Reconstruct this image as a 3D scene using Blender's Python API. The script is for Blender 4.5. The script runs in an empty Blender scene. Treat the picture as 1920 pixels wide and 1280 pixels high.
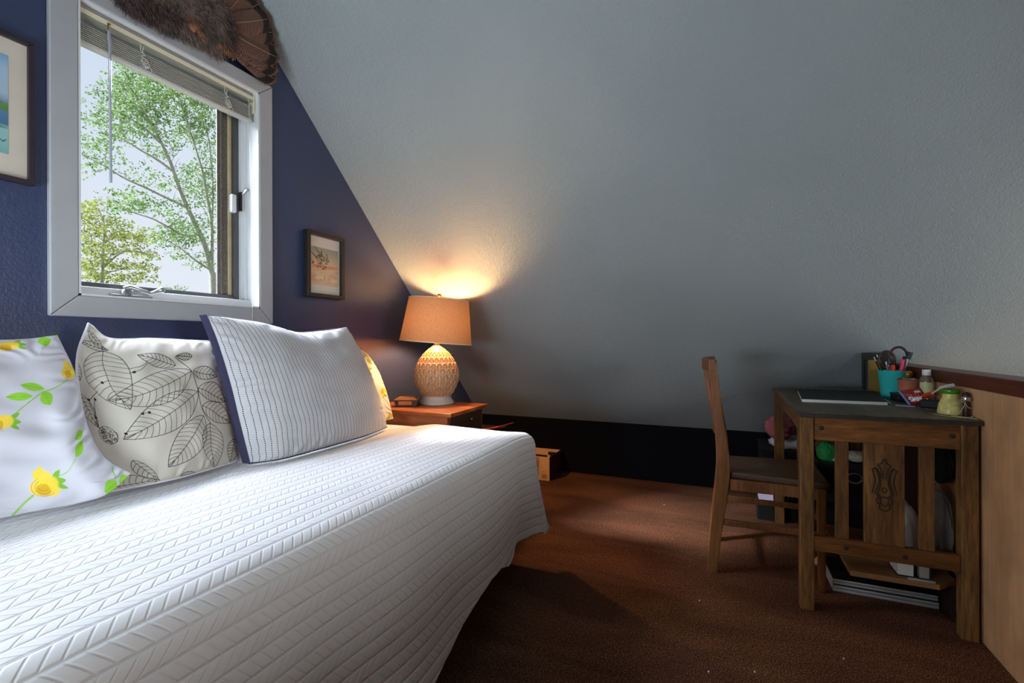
import bpy, bmesh, math, random
import numpy as np
from mathutils import Vector, Matrix, Euler

random.seed(7)
RNG = np.random.default_rng(11)
COL = bpy.context.scene.collection
PI = math.pi

# ----------------------------------------------------------------------------- colour and materials
def lin(c):
    c = c / 255.0
    return c / 12.92 if c <= 0.04045 else ((c + 0.055) / 1.055) ** 2.4

def RGB(r, g, b):
    return (lin(r), lin(g), lin(b), 1.0)

class NT:
    """small wrapper round a node tree"""
    def __init__(self, name):
        self.m = bpy.data.materials.new(name)
        self.m.use_nodes = True
        self.t = self.m.node_tree
        self.t.nodes.clear()
        self.out = self.t.nodes.new('ShaderNodeOutputMaterial')
    def n(self, kind, **kw):
        nd = self.t.nodes.new('ShaderNode' + kind)
        for k, v in kw.items():
            if k in nd.inputs:
                nd.inputs[k].default_value = v
            else:
                setattr(nd, k, v)
        return nd
    def l(self, a, b):
        self.t.links.new(a, b)
    def math(self, op, a, b=None, c=None):
        nd = self.t.nodes.new('ShaderNodeMath'); nd.operation = op
        for i, v in enumerate((a, b, c)):
            if v is None: continue
            if isinstance(v, (int, float)): nd.inputs[i].default_value = v
            else: self.l(v, nd.inputs[i])
        return nd.outputs[0]
    def mix(self, fac, a, b, mode='MIX'):
        nd = self.t.nodes.new('ShaderNodeMix'); nd.data_type = 'RGBA'; nd.blend_type = mode
        for s, v in ((nd.inputs[0], fac), (nd.inputs[6], a), (nd.inputs[7], b)):
            if isinstance(v, (int, float)): s.default_value = v
            elif isinstance(v, tuple): s.default_value = v
            else: self.l(v, s)
        return nd.outputs[2]
    def coords(self, scale=(1, 1, 1), rot=(0, 0, 0), kind='Object'):
        tc = self.n('TexCoord'); mp = self.n('Mapping')
        mp.inputs['Scale'].default_value = scale
        mp.inputs['Rotation'].default_value = rot
        self.l(tc.outputs[kind], mp.inputs['Vector'])
        return mp.outputs['Vector']
    def noise(self, vec, scale, detail=3.0, rough=0.55, dist=0.0):
        nd = self.n('TexNoise')
        nd.inputs['Scale'].default_value = scale
        nd.inputs['Detail'].default_value = detail
        nd.inputs['Roughness'].default_value = rough
        nd.inputs['Distortion'].default_value = dist
        if vec is not None: self.l(vec, nd.inputs['Vector'])
        return nd.outputs['Fac']
    def ramp(self, fac, stops):
        nd = self.n('ValToRGB')
        el = nd.color_ramp.elements
        while len(el) < len(stops): el.new(0.5)
        for e, (p, c) in zip(el, stops):
            e.position = p; e.color = c
        self.l(fac, nd.inputs['Fac'])
        return nd.outputs['Color']
    def bump(self, height, strength=0.3, dist=0.002, normal=None):
        nd = self.n('Bump'); nd.inputs['Strength'].default_value = strength
        nd.inputs['Distance'].default_value = dist
        self.l(height, nd.inputs['Height'])
        if normal is not None: self.l(normal, nd.inputs['Normal'])
        return nd.outputs['Normal']
    def bsdf(self, base, rough=0.6, metal=0.0, spec=0.5, normal=None, **kw):
        b = self.n('BsdfPrincipled')
        for k, v in (('Base Color', base), ('Roughness', rough), ('Metallic', metal), ('Specular IOR Level', spec)):
            if isinstance(v, (int, float, tuple)): b.inputs[k].default_value = v
            else: self.l(v, b.inputs[k])
        for k, v in kw.items():
            b.inputs[k.replace('_', ' ')].default_value = v
        if normal is not None: self.l(normal, b.inputs['Normal'])
        return b
    def done(self, shader):
        self.l(shader.outputs[0] if hasattr(shader, 'outputs') else shader, self.out.inputs['Surface'])
        return self.m

def plain(name, col, rough=0.6, metal=0.0, spec=0.5, var=0.12, nscale=14.0, bump=0.0, bscale=200.0, bdist=0.001, **kw):
    t = NT(name); v = t.coords()
    f = t.noise(v, nscale, 3.0)
    lo = tuple(c * (1 - var) for c in col[:3]) + (1,)
    hi = tuple(min(1, c * (1 + var)) for c in col[:3]) + (1,)
    c = t.ramp(f, [(0.3, lo), (0.7, hi)])
    nrm = t.bump(t.noise(v, bscale, 2.0), bump, bdist) if bump else None
    return t.done(t.bsdf(c, rough, metal, spec, nrm, **kw))

def wood(name, dark, mid, light, axis='Z', scale=9.0, stretch=14.0, rough=0.5, speck=0.5, spec=0.4):
    t = NT(name)
    sc = {'X': (1 / stretch, 1, 1), 'Y': (1, 1 / stretch, 1), 'Z': (1, 1, 1 / stretch)}[axis]
    v = t.coords(sc)
    a = t.noise(v, scale, 5.0, 0.6, 0.6)
    b = t.noise(v, scale * 9, 4.0, 0.65, 0.2)
    base = t.ramp(a, [(0.28, dark), (0.5, mid), (0.74, light)])
    sp = t.ramp(b, [(0.36, (1 - speck,) * 3 + (1,)), (0.62, (1, 1, 1, 1))])
    c = t.mix(1.0, base, sp, 'MULTIPLY')
    v2 = t.coords()
    w = t.noise(v2, 5.0, 3.0)
    c = t.mix(1.0, c, t.ramp(w, [(0.3, (0.72, 0.72, 0.72, 1)), (0.65, (1.08, 1.06, 1.03, 1))]), 'MULTIPLY')
    nrm = t.bump(b, 0.25, 0.0008)
    rr = t.math('ADD', t.math('MULTIPLY', a, 0.25), rough - 0.12)
    return t.done(t.bsdf(c, rr, 0.0, spec, nrm))

def painted(name, rough=0.8, bump=0.0, bscale=300.0, bdist=0.001, spec=0.3, sheen=0.0, trans=0.0):
    """colour comes from the mesh colour attribute of a printed surface"""
    t = NT(name)
    at = t.n('Attribute'); at.attribute_name = 'Col'
    nrm = t.bump(t.noise(t.coords(), bscale, 2.0), bump, bdist) if bump else None
    b = t.bsdf(at.outputs['Color'], rough, 0.0, spec, nrm, Sheen_Weight=sheen)
    return t.done(b)

M = {}
def build_materials():
    # sloped ceiling paint: pale blue grey with an orange-peel roller texture
    t = NT('grey_wall_paint'); v = t.coords()
    big = t.noise(v, 1.3, 2.0)
    c = t.ramp(big, [(0.3, RGB(148, 160, 164)), (0.7, RGB(157, 169, 173))])
    n1 = t.noise(v, 130.0, 2.0, 0.5); n2 = t.noise(v, 38.0, 2.0, 0.5)
    h = t.math('ADD', n1, t.math('MULTIPLY', n2, 0.8))
    M['ceil'] = t.done(t.bsdf(c, 0.55, 0, 0.35, t.bump(h, 0.9, 0.0036)))
    t = NT('navy_wall_paint'); v = t.coords()
    big = t.noise(v, 2.0, 2.0)
    c = t.ramp(big, [(0.3, RGB(43, 54, 88)), (0.7, RGB(49, 61, 96))])
    n1 = t.noise(v, 150.0, 2.0, 0.5); n2 = t.noise(v, 60.0, 2.0, 0.5)
    h = t.math('ADD', n1, t.math('MULTIPLY', n2, 0.9))
    M['navy'] = t.done(t.bsdf(c, 0.36, 0, 0.8, t.bump(h, 0.35, 0.0022)))
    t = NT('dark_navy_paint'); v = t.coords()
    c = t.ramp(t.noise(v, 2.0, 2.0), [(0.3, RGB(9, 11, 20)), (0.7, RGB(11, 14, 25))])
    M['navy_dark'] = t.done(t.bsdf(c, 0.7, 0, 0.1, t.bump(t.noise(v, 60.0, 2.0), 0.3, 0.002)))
    # carpet
    t = NT('brown_carpet'); v = t.coords()
    f = t.noise(v, 230.0, 3.0, 0.7); g = t.noise(v, 70.0, 3.0, 0.6)
    pale = t.noise(t.coords((0.6, 1.7, 1), (0, 0, 0.5)), 2.1, 3.0, 0.55, 0.4)
    c = t.ramp(f, [(0.32, RGB(24, 13, 9)), (0.5, RGB(92, 56, 38)), (0.70, RGB(186, 132, 98))])
    c = t.mix(1.0, c, t.ramp(g, [(0.3, (0.7, 0.68, 0.66, 1)), (0.7, (1.1, 1.1, 1.1, 1))]), 'MULTIPLY')
    c = t.mix(1.0, c, t.ramp(pale, [(0.40, (0.72, 0.70, 0.68, 1)), (0.62, (1.3, 1.28, 1.26, 1))]), 'MULTIPLY')
    h = t.math('ADD', f, g)
    M['carpet'] = t.done(t.bsdf(c, 0.95, 0, 0.15, t.bump(h, 0.8, 0.006)))
    M['trim_white'] = plain('white_painted_trim', RGB(172, 174, 179), 0.42, var=0.03, bump=0.06, bscale=60)
    M['jamb_white'] = plain('white_vinyl', RGB(226, 229, 232), 0.35, var=0.02)
    M['sash_dark'] = plain('dark_grey_sash', RGB(72, 72, 76), 0.5, var=0.12)
    M['sash_brown'] = plain('weathered_brown_track', RGB(98, 90, 82), 0.75, var=0.35, nscale=120, bump=0.4, bscale=300)
    M['sash_brass'] = plain('yellowed_seal', RGB(196, 180, 140), 0.5)
    t = NT('window_glass')
    tr = t.n('BsdfTransparent'); tr.inputs[0].default_value = (0.97, 0.98, 0.98, 1)
    gl = t.n('BsdfGlossy'); gl.inputs['Roughness'].default_value = 0.02
    lw = t.n('LayerWeight'); lw.inputs['Blend'].default_value = 0.5
    fr = t.math('ADD', t.math('MULTIPLY', t.math('POWER', lw.outputs['Facing'], 5.0), 0.5), 0.02)
    ms = t.n('MixShader'); t.l(fr, ms.inputs[0]); t.l(tr.outputs[0], ms.inputs[1]); t.l(gl.outputs[0], ms.inputs[2])
    M['pane'] = t.done(ms)
    M['blind'] = plain('grey_white_blind_slat', RGB(206, 203, 197), 0.45, var=0.03)
    M['blind_dark'] = plain('taupe_blind_rail', RGB(150, 146, 140), 0.5, var=0.03)
    M['blind_cream'] = plain('cream_blind_rail', RGB(232, 226, 196), 0.4, var=0.03)
    M['clear_plastic'] = plain('clear_plastic', RGB(205, 212, 226), 0.15, var=0.02, Transmission_Weight=0.45, IOR=1.45)
    M['chrome'] = plain('brushed_steel', RGB(190, 190, 192), 0.28, 1.0, var=0.04)
    M['brass'] = plain('aged_brass', RGB(170, 138, 80), 0.35, 1.0, var=0.1)
    M['cord'] = plain('white_cord', RGB(214, 212, 206), 0.8)
    # woods
    M['oak'] = wood('old_oak', RGB(84, 53, 25), RGB(130, 88, 45), RGB(164, 118, 68), 'Z', 10, 9, 0.55, 0.55)
    M['oak_y'] = wood('old_oak_long', RGB(84, 53, 25), RGB(130, 88, 45), RGB(164, 118, 68), 'Y', 10, 9, 0.55, 0.5)
    M['oak_x'] = wood('old_oak_cross', RGB(96, 56, 24), RGB(142, 90, 42), RGB(168, 114, 58), 'X', 10, 9, 0.5, 0.5)
    M['desk_top'] = wood('worn_dark_desk_top', RGB(62, 52, 38), RGB(104, 90, 66), RGB(146, 126, 94), 'Y', 12, 10, 0.5, 0.5)
    M['desk_edge'] = plain('dark_desk_edge', RGB(42, 40, 35), 0.55, var=0.3, nscale=30)
    M['carve'] = plain('dark_carved_line', RGB(44, 30, 18), 0.7, var=0.2)
    M['chair_wood'] = wood('brown_chair_wood', RGB(92, 54, 28), RGB(134, 84, 46), RGB(160, 108, 66), 'Z', 9, 10, 0.42, 0.35)
    M['chair_x'] = wood('brown_chair_seat_wood', RGB(66, 44, 28), RGB(98, 70, 46), RGB(122, 92, 64), 'X', 9, 10, 0.5, 0.35)
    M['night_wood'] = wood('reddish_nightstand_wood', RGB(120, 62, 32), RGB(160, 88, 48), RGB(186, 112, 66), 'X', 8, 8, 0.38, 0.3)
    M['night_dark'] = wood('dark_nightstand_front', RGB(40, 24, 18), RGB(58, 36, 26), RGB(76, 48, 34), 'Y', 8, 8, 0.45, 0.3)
    M['panel_wood'] = wood('light_veneer_panel', RGB(196, 142, 98), RGB(220, 168, 122), RGB(234, 186, 142), 'Z', 5, 16, 0.5, 0.14)
    M['mahogany'] = wood('dark_mahogany_cap', RGB(72, 30, 16), RGB(108, 48, 25), RGB(130, 66, 38), 'Y', 8, 16, 0.35, 0.3)
    M['board'] = wood('pale_shelf_board', RGB(124, 82, 48), RGB(158, 112, 70), RGB(182, 134, 90), 'X', 8, 12, 0.55, 0.2)
    M['crate'] = wood('brown_crate_wood', RGB(40, 22, 14), RGB(58, 32, 20), RGB(72, 42, 28), 'Z', 8, 12, 0.6, 0.3)
    # fabrics
    t = NT('white_quilted_cotton'); v = t.coords()
    c = t.ramp(t.noise(v, 3.0, 2.0), [(0.3, RGB(215, 215, 219)), (0.7, RGB(226, 226, 229))])
    tc = t.n('TexCoord'); sp = t.n('SeparateXYZ'); t.l(tc.outputs['UV'], sp.inputs[0])
    row, per = 0.036, 0.024
    uu = t.math('DIVIDE', sp.outputs[0], row); k = t.math('FLOOR', uu); fu = t.math('SUBTRACT', uu, k)
    d1 = t.math('MULTIPLY', t.math('SUBTRACT', 0.5, t.math('ABSOLUTE', t.math('SUBTRACT', fu, 0.5))), row)
    sg = t.math('SUBTRACT', t.math('MULTIPLY', t.math('MODULO', k, 2.0), 2.0), 1.0)
    sh = t.math('MULTIPLY', t.math('MULTIPLY', sg, t.math('SUBTRACT', fu, 0.5)), row * 0.85)
    q = t.math('FRACT', t.math('DIVIDE', t.math('ADD', sp.outputs[1], sh), per))
    d2 = t.math('MULTIPLY', t.math('SUBTRACT', 0.5, t.math('ABSOLUTE', t.math('SUBTRACT', q, 0.5))), per)
    def groove(d, w):
        m = t.n('MapRange'); m.interpolation_type = 'SMOOTHSTEP'; m.inputs['From Max'].default_value = w
        t.l(d, m.inputs['Value']); return m.outputs[0]
    g1, g2 = groove(d1, 0.0052), groove(d2, 0.0040)
    h = t.math('MULTIPLY', g1, t.math('ADD', t.math('MULTIPLY', g2, 0.6), 0.4))
    stit = t.math('MULTIPLY', t.math('LESS_THAN', t.math('MINIMUM', d1, d2), 0.0007), t.math('LESS_THAN', t.math('FRACT', t.math('MULTIPLY', t.math('ADD', sp.outputs[1], sp.outputs[0]), 260.0)), 0.6))
    c = t.mix(t.math('MULTIPLY', stit, 0.25), c, RGB(170, 172, 182))
    nb = t.bump(t.noise(v, 700.0, 2.0), 0.2, 0.0006)
    M['quilt'] = t.done(t.bsdf(c, 0.75, 0, 0.25, t.bump(h, 0.6, 0.0040, nb), Sheen_Weight=0.1))
    M['print_cotton'] = painted('printed_cotton', 0.8, 0.15, 500.0, 0.0006, 0.25, 0.1)
    M['print_paper'] = painted('printed_paper', 0.6)
    M['print_gloss'] = painted('printed_wrapper', 0.25, spec=0.6)
    # striped pillow: rows of running stitch
    t = NT('running_stitch_linen')
    tc = t.n('TexCoord'); sp = t.n('SeparateXYZ'); t.l(tc.outputs['UV'], sp.inputs[0])
    u = t.math('MULTIPLY', sp.outputs[0], 40.0)
    fu = t.math('ABSOLUTE', t.math('SUBTRACT', t.math('FRACT', u), 0.5))
    line = t.math('LESS_THAN', fu, 0.055)
    vv = t.math('MULTIPLY', sp.outputs[1], 70.0)
    off = t.math('MULTIPLY', t.math('FLOOR', u), 0.37)
    dash = t.math('LESS_THAN', t.math('FRACT', t.math('ADD', vv, off)), 0.66)
    st = t.math('MULTIPLY', line, dash)
    v = t.coords()
    pale = t.ramp(t.noise(v, 6.0, 3.0), [(0.3, RGB(192, 193, 199)), (0.7, RGB(208, 209, 214))])
    c = t.mix(st, pale, RGB(30, 30, 52))
    seam = t.math('SMOOTH_MIN', fu, 0.18, 0.1)
    nb = t.bump(t.noise(v, 420.0, 3.0), 0.35, 0.001)
    M['stitch'] = t.done(t.bsdf(c, 0.85, 0, 0.2, t.bump(seam, 0.5, 0.006, nb)))
    M['navy_cloth'] = plain('navy_cotton', RGB(46, 44, 74), 0.85, bump=0.2, bscale=400, bdist=0.0006)
    M['white_cloth'] = plain('white_cotton', RGB(224, 222, 226), 0.85, bump=0.2, bscale=400, bdist=0.0006)
    M['mattress'] = plain('pale_mattress_ticking', RGB(190, 190, 192), 0.85)
    M['black_metal'] = plain('black_bed_metal', RGB(28, 28, 30), 0.4, 0.6)
    # lamp
    t = NT('glazed_sandy_ceramic'); v = t.coords()
    c = t.ramp(t.noise(v, 60.0, 3.0), [(0.3, RGB(168, 146, 114)), (0.7, RGB(198, 178, 146))])
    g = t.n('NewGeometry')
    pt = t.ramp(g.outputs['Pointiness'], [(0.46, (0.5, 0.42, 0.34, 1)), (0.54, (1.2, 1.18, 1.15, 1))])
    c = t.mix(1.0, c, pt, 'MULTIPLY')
    M['ceramic'] = t.done(t.bsdf(c, 0.32, 0, 0.5))
    M['ceramic_foot'] = plain('glazed_grey_ceramic', RGB(190, 186, 176), 0.2, var=0.05)
    t = NT('tan_lamp_shade_linen'); v = t.coords()
    wv = t.noise(t.coords((1, 1, 9)), 90.0, 3.0); wh = t.noise(t.coords((6, 6, 1)), 60.0, 3.0)
    c = t.ramp(t.math('MULTIPLY', t.math('ADD', wv, wh), 0.5), [(0.35, RGB(176, 122, 84)), (0.65, RGB(204, 152, 110))])
    d = t.n('BsdfDiffuse'); t.l(c, d.inputs['Color'])
    tl = t.n('BsdfTranslucent'); t.l(c, tl.inputs['Color'])
    ms = t.n('MixShader'); ms.inputs[0].default_value = 0.024
    t.l(d.outputs[0], ms.inputs[1]); t.l(tl.outputs[0], ms.inputs[2])
    M['shade'] = t.done(ms)
    M['shade_trim'] = plain('pale_shade_trim', RGB(226, 206, 172), 0.7)
    t = NT('glowing_bulb'); e = t.n('Emission'); e.inputs['Color'].default_value = (1.0, 0.56, 0.23, 1)
    g = t.n('NewGeometry'); sp = t.n('SeparateXYZ'); t.l(g.outputs['Normal'], sp.inputs[0])     # frosted sides glow, the tip less
    t.l(t.math('MULTIPLY', t.math('SUBTRACT', 1.0, t.math('MULTIPLY', t.math('MAXIMUM', sp.outputs[2], 0.0), 0.93)), BULB), e.inputs['Strength'])
    M['bulb'] = t.done(e)
    # small things
    M['frame_black'] = plain('black_picture_frame', RGB(40, 34, 32), 0.4, var=0.15)
    M['frame_brown'] = plain('dark_brown_picture_frame', RGB(44, 34, 46), 0.45, var=0.15)
    M['mat_white'] = plain('white_picture_mat', RGB(226, 218, 206), 0.8, var=0.02)
    M['mat_cream'] = plain('cream_picture_mat', RGB(206, 196, 182), 0.8, var=0.03)
    M['black'] = plain('black_plastic', RGB(18, 18, 20), 0.5)
    M['black_cloth'] = plain('black_fabric', RGB(16, 16, 17), 0.85)
    M['clock_body'] = plain('olive_dark_plastic', RGB(66, 54, 40), 0.4)
    M['clock_top'] = plain('brown_plastic_top', RGB(126, 90, 66), 0.35)
    M['clock_face'] = plain('pale_pink_clock_face', RGB(216, 150, 116), 0.4)
    M['red_plastic'] = plain('orange_red_plastic', RGB(214, 74, 34), 0.45)
    M['card_out'] = plain('pale_tan_cardboard', RGB(226, 178, 136), 0.8, var=0.05)
    M['card_side'] = plain('dark_red_printed_cardboard', RGB(86, 40, 26), 0.7, var=0.3, nscale=30)
    M['ink'] = plain('dark_print_ink', RGB(60, 36, 26), 0.8)
    M['teal'] = plain('turquoise_enamel', RGB(60, 205, 205), 0.4, var=0.06)
    M['terracotta'] = plain('terracotta', RGB(186, 108, 82), 0.7, var=0.12)
    M['amber'] = plain('amber_metal_knob', RGB(150, 120, 60), 0.3, 0.7)
    M['pink'] = plain('hot_pink_plastic', RGB(240, 70, 130), 0.4)
    M['orange'] = plain('orange_red_plastic_grip', RGB(214, 70, 40), 0.4)
    M['maroon'] = plain('dark_maroon_plastic', RGB(58, 28, 28), 0.4)
    M['ochre'] = plain('ochre_card', RGB(136, 114, 44), 0.7)
    M['nb_black'] = plain('black_notebook_cover', RGB(16, 19, 18), 0.7, var=0.2)
    M['nb_green'] = plain('dark_green_notebook_cover', RGB(26, 52, 46), 0.5, var=0.2)
    M['paper'] = plain('white_paper', RGB(226, 226, 222), 0.8, var=0.03)
    M['vase'] = plain('mottled_yellow_ceramic', RGB(222, 208, 128), 0.35, var=0.25, nscale=60)
    M['vase_rim'] = plain('green_glaze_rim', RGB(70, 140, 30), 0.3)
    M['twine'] = plain('pale_twine', RGB(196, 184, 150), 0.9)
    M['blue_paint'] = plain('dark_blue_bristle', RGB(34, 50, 66), 0.7)
    M['bottle'] = plain('clear_bottle_plastic', RGB(220, 214, 205), 0.08, var=0.02, Transmission_Weight=0.85, IOR=1.35)
    M['cap_white'] = plain('white_plastic_cap', RGB(226, 224, 220), 0.4)
    M['label_green'] = plain('pale_green_label', RGB(196, 204, 150), 0.6)
    M['dark_glass'] = plain('dark_green_glass', RGB(22, 40, 22), 0.1, Transmission_Weight=0.4)
    M['pink_cloth'] = plain('dusty_pink_cloth', RGB(196, 112, 122), 0.85, bump=0.2)
    M['green_cloth'] = plain('bright_green_cloth', RGB(14, 128, 56), 0.7)
    M['cream_cloth'] = plain('cream_cloth', RGB(206, 200, 176), 0.85)
    M['lilac'] = plain('pale_lilac_paper', RGB(206, 196, 220), 0.8)
    t = NT('milky_plastic_film'); v = t.coords()
    c = t.ramp(t.noise(v, 9.0, 3.0), [(0.3, RGB(236, 222, 210)), (0.7, RGB(246, 238, 230))])
    b = t.bsdf(c, 0.3, 0, 0.5); tr = t.n('BsdfTransparent'); ms = t.n('MixShader'); ms.inputs[0].default_value = 0.12
    t.l(b.outputs[0], ms.inputs[1]); t.l(tr.outputs[0], ms.inputs[2])
    M['film_white'] = t.done(ms)
    t = NT('clear_grey_film'); b = t.bsdf(RGB(150, 148, 142), 0.25, 0, 0.6); tr = t.n('BsdfTransparent'); ms = t.n('MixShader'); ms.inputs[0].default_value = 0.45
    t.l(b.outputs[0], ms.inputs[1]); t.l(tr.outputs[0], ms.inputs[2])
    M['film_clear'] = t.done(ms)
    M['silver'] = plain('silver_grey_casing', RGB(176, 176, 174), 0.4, 0.2, var=0.06)
    # feathers and trees
    t = NT('barred_brown_feather')
    tc = t.n('TexCoord'); sp = t.n('SeparateXYZ'); t.l(tc.outputs['UV'], sp.inputs[0])
    nz = t.noise(t.coords(), 60.0, 2.0)
    ph = t.math('ADD', t.math('MULTIPLY', sp.outputs[0], 34.0), t.math('ADD', t.math('MULTIPLY', t.math('ABSOLUTE', t.math('SUBTRACT', sp.outputs[1], 0.5)), 3.0), t.math('MULTIPLY', nz, 1.6)))
    bar = t.math('LESS_THAN', t.math('FRACT', ph), 0.42)
    c = t.mix(bar, RGB(74, 52, 46), RGB(112, 84, 70))
    tip = t.ramp(sp.outputs[0], [(0.0, (0, 0, 0, 1)), (0.80, (0, 0, 0, 1)), (0.84, (1, 1, 1, 1)), (0.93, (1, 1, 1, 1)), (0.955, (0, 0, 0, 1))])
    c = t.mix(tip, c, RGB(26, 19, 18))
    end = t.ramp(sp.outputs[0], [(0.945, (0, 0, 0, 1)), (0.965, (1, 1, 1, 1))])
    c = t.mix(end, c, RGB(98, 74, 64))
    M['feather'] = t.done(t.bsdf(c, 0.6, 0, 0.3))
    M['shaft'] = plain('pale_brown_quill', RGB(150, 118, 92), 0.5)
    M['down'] = plain('grey_brown_down', RGB(128, 110, 102), 0.85, var=0.4, nscale=30)
    M['down_dark'] = plain('dark_brown_down', RGB(92, 74, 74), 0.85, var=0.4, nscale=30)
    M['rust'] = plain('rusty_orange_quill_patch', RGB(134, 88, 60), 0.7, var=0.5, nscale=60)
    def leafmat(name, a, b):
        t = NT(name); v = t.coords()
        c = t.ramp(t.noise(v, 2.2, 3.0), [(0.3, a), (0.7, b)])
        d = t.n('BsdfDiffuse'); t.l(c, d.inputs['Color']); tl = t.n('BsdfTranslucent'); t.l(c, tl.inputs['Color'])
        ms = t.n('MixShader'); ms.inputs[0].default_value = 0.45
        t.l(d.outputs[0], ms.inputs[1]); t.l(tl.outputs[0], ms.inputs[2])
        return t.done(ms)
    M['leaf_green'] = leafmat('fresh_green_leaves', RGB(78, 106, 56), RGB(126, 152, 88))
    M['leaf_yellow'] = leafmat('yellow_green_leaves', RGB(112, 126, 66), RGB(158, 160, 84))
    M['leaf_grey'] = leafmat('grey_green_leaves', RGB(90, 112, 84), RGB(126, 146, 108))
    M['bark'] = plain('grey_bark', RGB(150, 146, 140), 0.9, var=0.25, nscale=12)
    M['lawn'] = plain('mown_grass', RGB(118, 124, 100), 0.95, var=0.2, nscale=3)

# ----------------------------------------------------------------------------- mesh building
class MB:
    """collects faces, links them as ONE mesh object"""
    def __init__(self):
        self.v = []; self.f = []; self.uv = []; self.col = None; self.has_uv = False
    def add(self, vs, fs, uvs=None, mat=None):
        b = len(self.v)
        if mat is not None: vs = [mat @ Vector(p) for p in vs]
        self.v.extend([tuple(p) for p in vs])
        self.f.extend([tuple(i + b for i in f) for f in fs])
        if uvs is not None:
            self.has_uv = True
            self.uv.extend(uvs)
        else:
            self.uv.extend([(0.0, 0.0)] * len(vs))
        return self
    def box(self, lo, hi, mat=None):
        x0, y0, z0 = lo; x1, y1, z1 = hi
        vs = [(x0, y0, z0), (x1, y0, z0), (x1, y1, z0), (x0, y1, z0), (x0, y0, z1), (x1, y0, z1), (x1, y1, z1), (x0, y1, z1)]
        fs = [(0, 3, 2, 1), (4, 5, 6, 7), (0, 1, 5, 4), (1, 2, 6, 5), (2, 3, 7, 6), (3, 0, 4, 7)]
        return self.add(vs, fs, mat=mat)
    def prism(self, poly, a0, a1, plane='yz', mat=None):
        """extrude a 2-D outline; plane names the outline's axes, the third axis runs a0..a1"""
        def p3(u, w, a):
            return {'yz': (a, u, w), 'xz': (u, a, w), 'xy': (u, w, a)}[plane]
        n = len(poly)
        vs = [p3(u, w, a0) for u, w in poly] + [p3(u, w, a1) for u, w in poly]
        fs = [tuple(range(n - 1, -1, -1)), tuple(range(n, 2 * n))]
        for i in range(n):
            j = (i + 1) % n
            fs.append((i, j, n + j, n + i))
        return self.add(vs, fs, mat=mat)
    def lathe(self, prof, centre=(0, 0, 0), n=32, mat=None, cap0=True, cap1=True):
        cx, cy, cz = centre
        vs = []; fs = []
        for r, z in prof:
            for k in range(n):
                a = 2 * PI * k / n
                vs.append((cx + r * math.cos(a), cy + r * math.sin(a), cz + z))
        for i in range(len(prof) - 1):
            for k in range(n):
                k2 = (k + 1) % n
                fs.append((i * n + k, i * n + k2, (i + 1) * n + k2, (i + 1) * n + k))
        if cap0: fs.append(tuple(range(n - 1, -1, -1)))
        if cap1: fs.append(tuple(range((len(prof) - 1) * n, len(prof) * n)))
        return self.add(vs, fs, mat=mat)
    def tube(self, pts, r, n=8, closed=False, mat=None):
        pts = [Vector(p) for p in pts]
        rs = r if isinstance(r, (list, tuple)) else [r] * len(pts)
        m = len(pts)
        vs = []; fs = []; prev = None
        for i, p in enumerate(pts):
            a = pts[i - 1] if (i > 0 or closed) else p
            b = pts[(i + 1) % m] if (i < m - 1 or closed) else p
            t = (b - a)
            t = t.normalized() if t.length > 1e-9 else Vector((0, 0, 1))
            if prev is None:
                s = t.cross(Vector((0, 0, 1)))
                if s.length < 0.05: s = t.cross(Vector((1, 0, 0)))
            else:
                s = prev - t * prev.dot(t)
                if s.length < 1e-6: s = t.cross(Vector((1, 0, 0)))
            s.normalize(); prev = s
            w = t.cross(s)
            for k in range(n):
                ang = 2 * PI * k / n
                vs.append(p + (s * math.cos(ang) + w * math.sin(ang)) * rs[i])
        for i in range(m if closed else m - 1):
            j = (i + 1) % m
            for k in range(n):
                k2 = (k + 1) % n
                fs.append((i * n + k, i * n + k2, j * n + k2, j * n + k))
        if not closed:
            fs.append(tuple(range(n - 1, -1, -1))); fs.append(tuple(range((m - 1) * n, m * n)))
        return self.add(vs, fs, mat=mat)
    def ball(self, c, r, n=16, m=10, squash=(1, 1, 1), mat=None):
        vs = []; fs = []
        for i in range(m + 1):
            th = PI * i / m
            for k in range(n):
                a = 2 * PI * k / n
                vs.append((c[0] + r * squash[0] * math.sin(th) * math.cos(a), c[1] + r * squash[1] * math.sin(th) * math.sin(a), c[2] - r * squash[2] * math.cos(th)))
        for i in range(m):
            for k in range(n):
                k2 = (k + 1) % n
                fs.append((i * n + k, i * n + k2, (i + 1) * n + k2, (i + 1) * n + k))
        return self.add(vs, fs, mat=mat)
    def grid(self, P, uv=None, flip=False):
        """P is an array (rows, cols, 3)"""
        h, w = P.shape[:2]
        vs = P.reshape(-1, 3)
        i = np.arange(h * w).reshape(h, w)
        q = np.stack([i[:-1, :-1], i[:-1, 1:], i[1:, 1:], i[1:, :-1]], -1).reshape(-1, 4)
        if flip: q = q[:, ::-1]
        b = len(self.v)
        self.v.extend(map(tuple, vs.tolist())); self.f.extend(map(tuple, (q + b).tolist()))
        if uv is not None:
            self.has_uv = True
            self.uv.extend(map(tuple, uv.reshape(-1, 2).tolist()))
        else:
            self.uv.extend([(0.0, 0.0)] * len(vs))
        return self
    def mesh(self, name, material, smooth=None, colors=None, clean=False):
        me = bpy.data.meshes.new(name)
        me.from_pydata(self.v, [], self.f)
        me.materials.append(material)
        if self.has_uv:
            ul = me.uv_layers.new(name='UVMap')
            li = np.empty(len(me.loops), dtype=np.int32); me.loops.foreach_get('vertex_index', li)
            uva = np.array(self.uv, dtype=np.float32)[li]
            ul.data.foreach_set('uv', uva.ravel())
        if colors is not None:
            ca = me.color_attributes.new('Col', 'FLOAT_COLOR', 'POINT')
            c4 = np.ones((len(self.v), 4), dtype=np.float32); c4[:, :3] = colors
            ca.data.foreach_set('color', c4.ravel())
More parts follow.
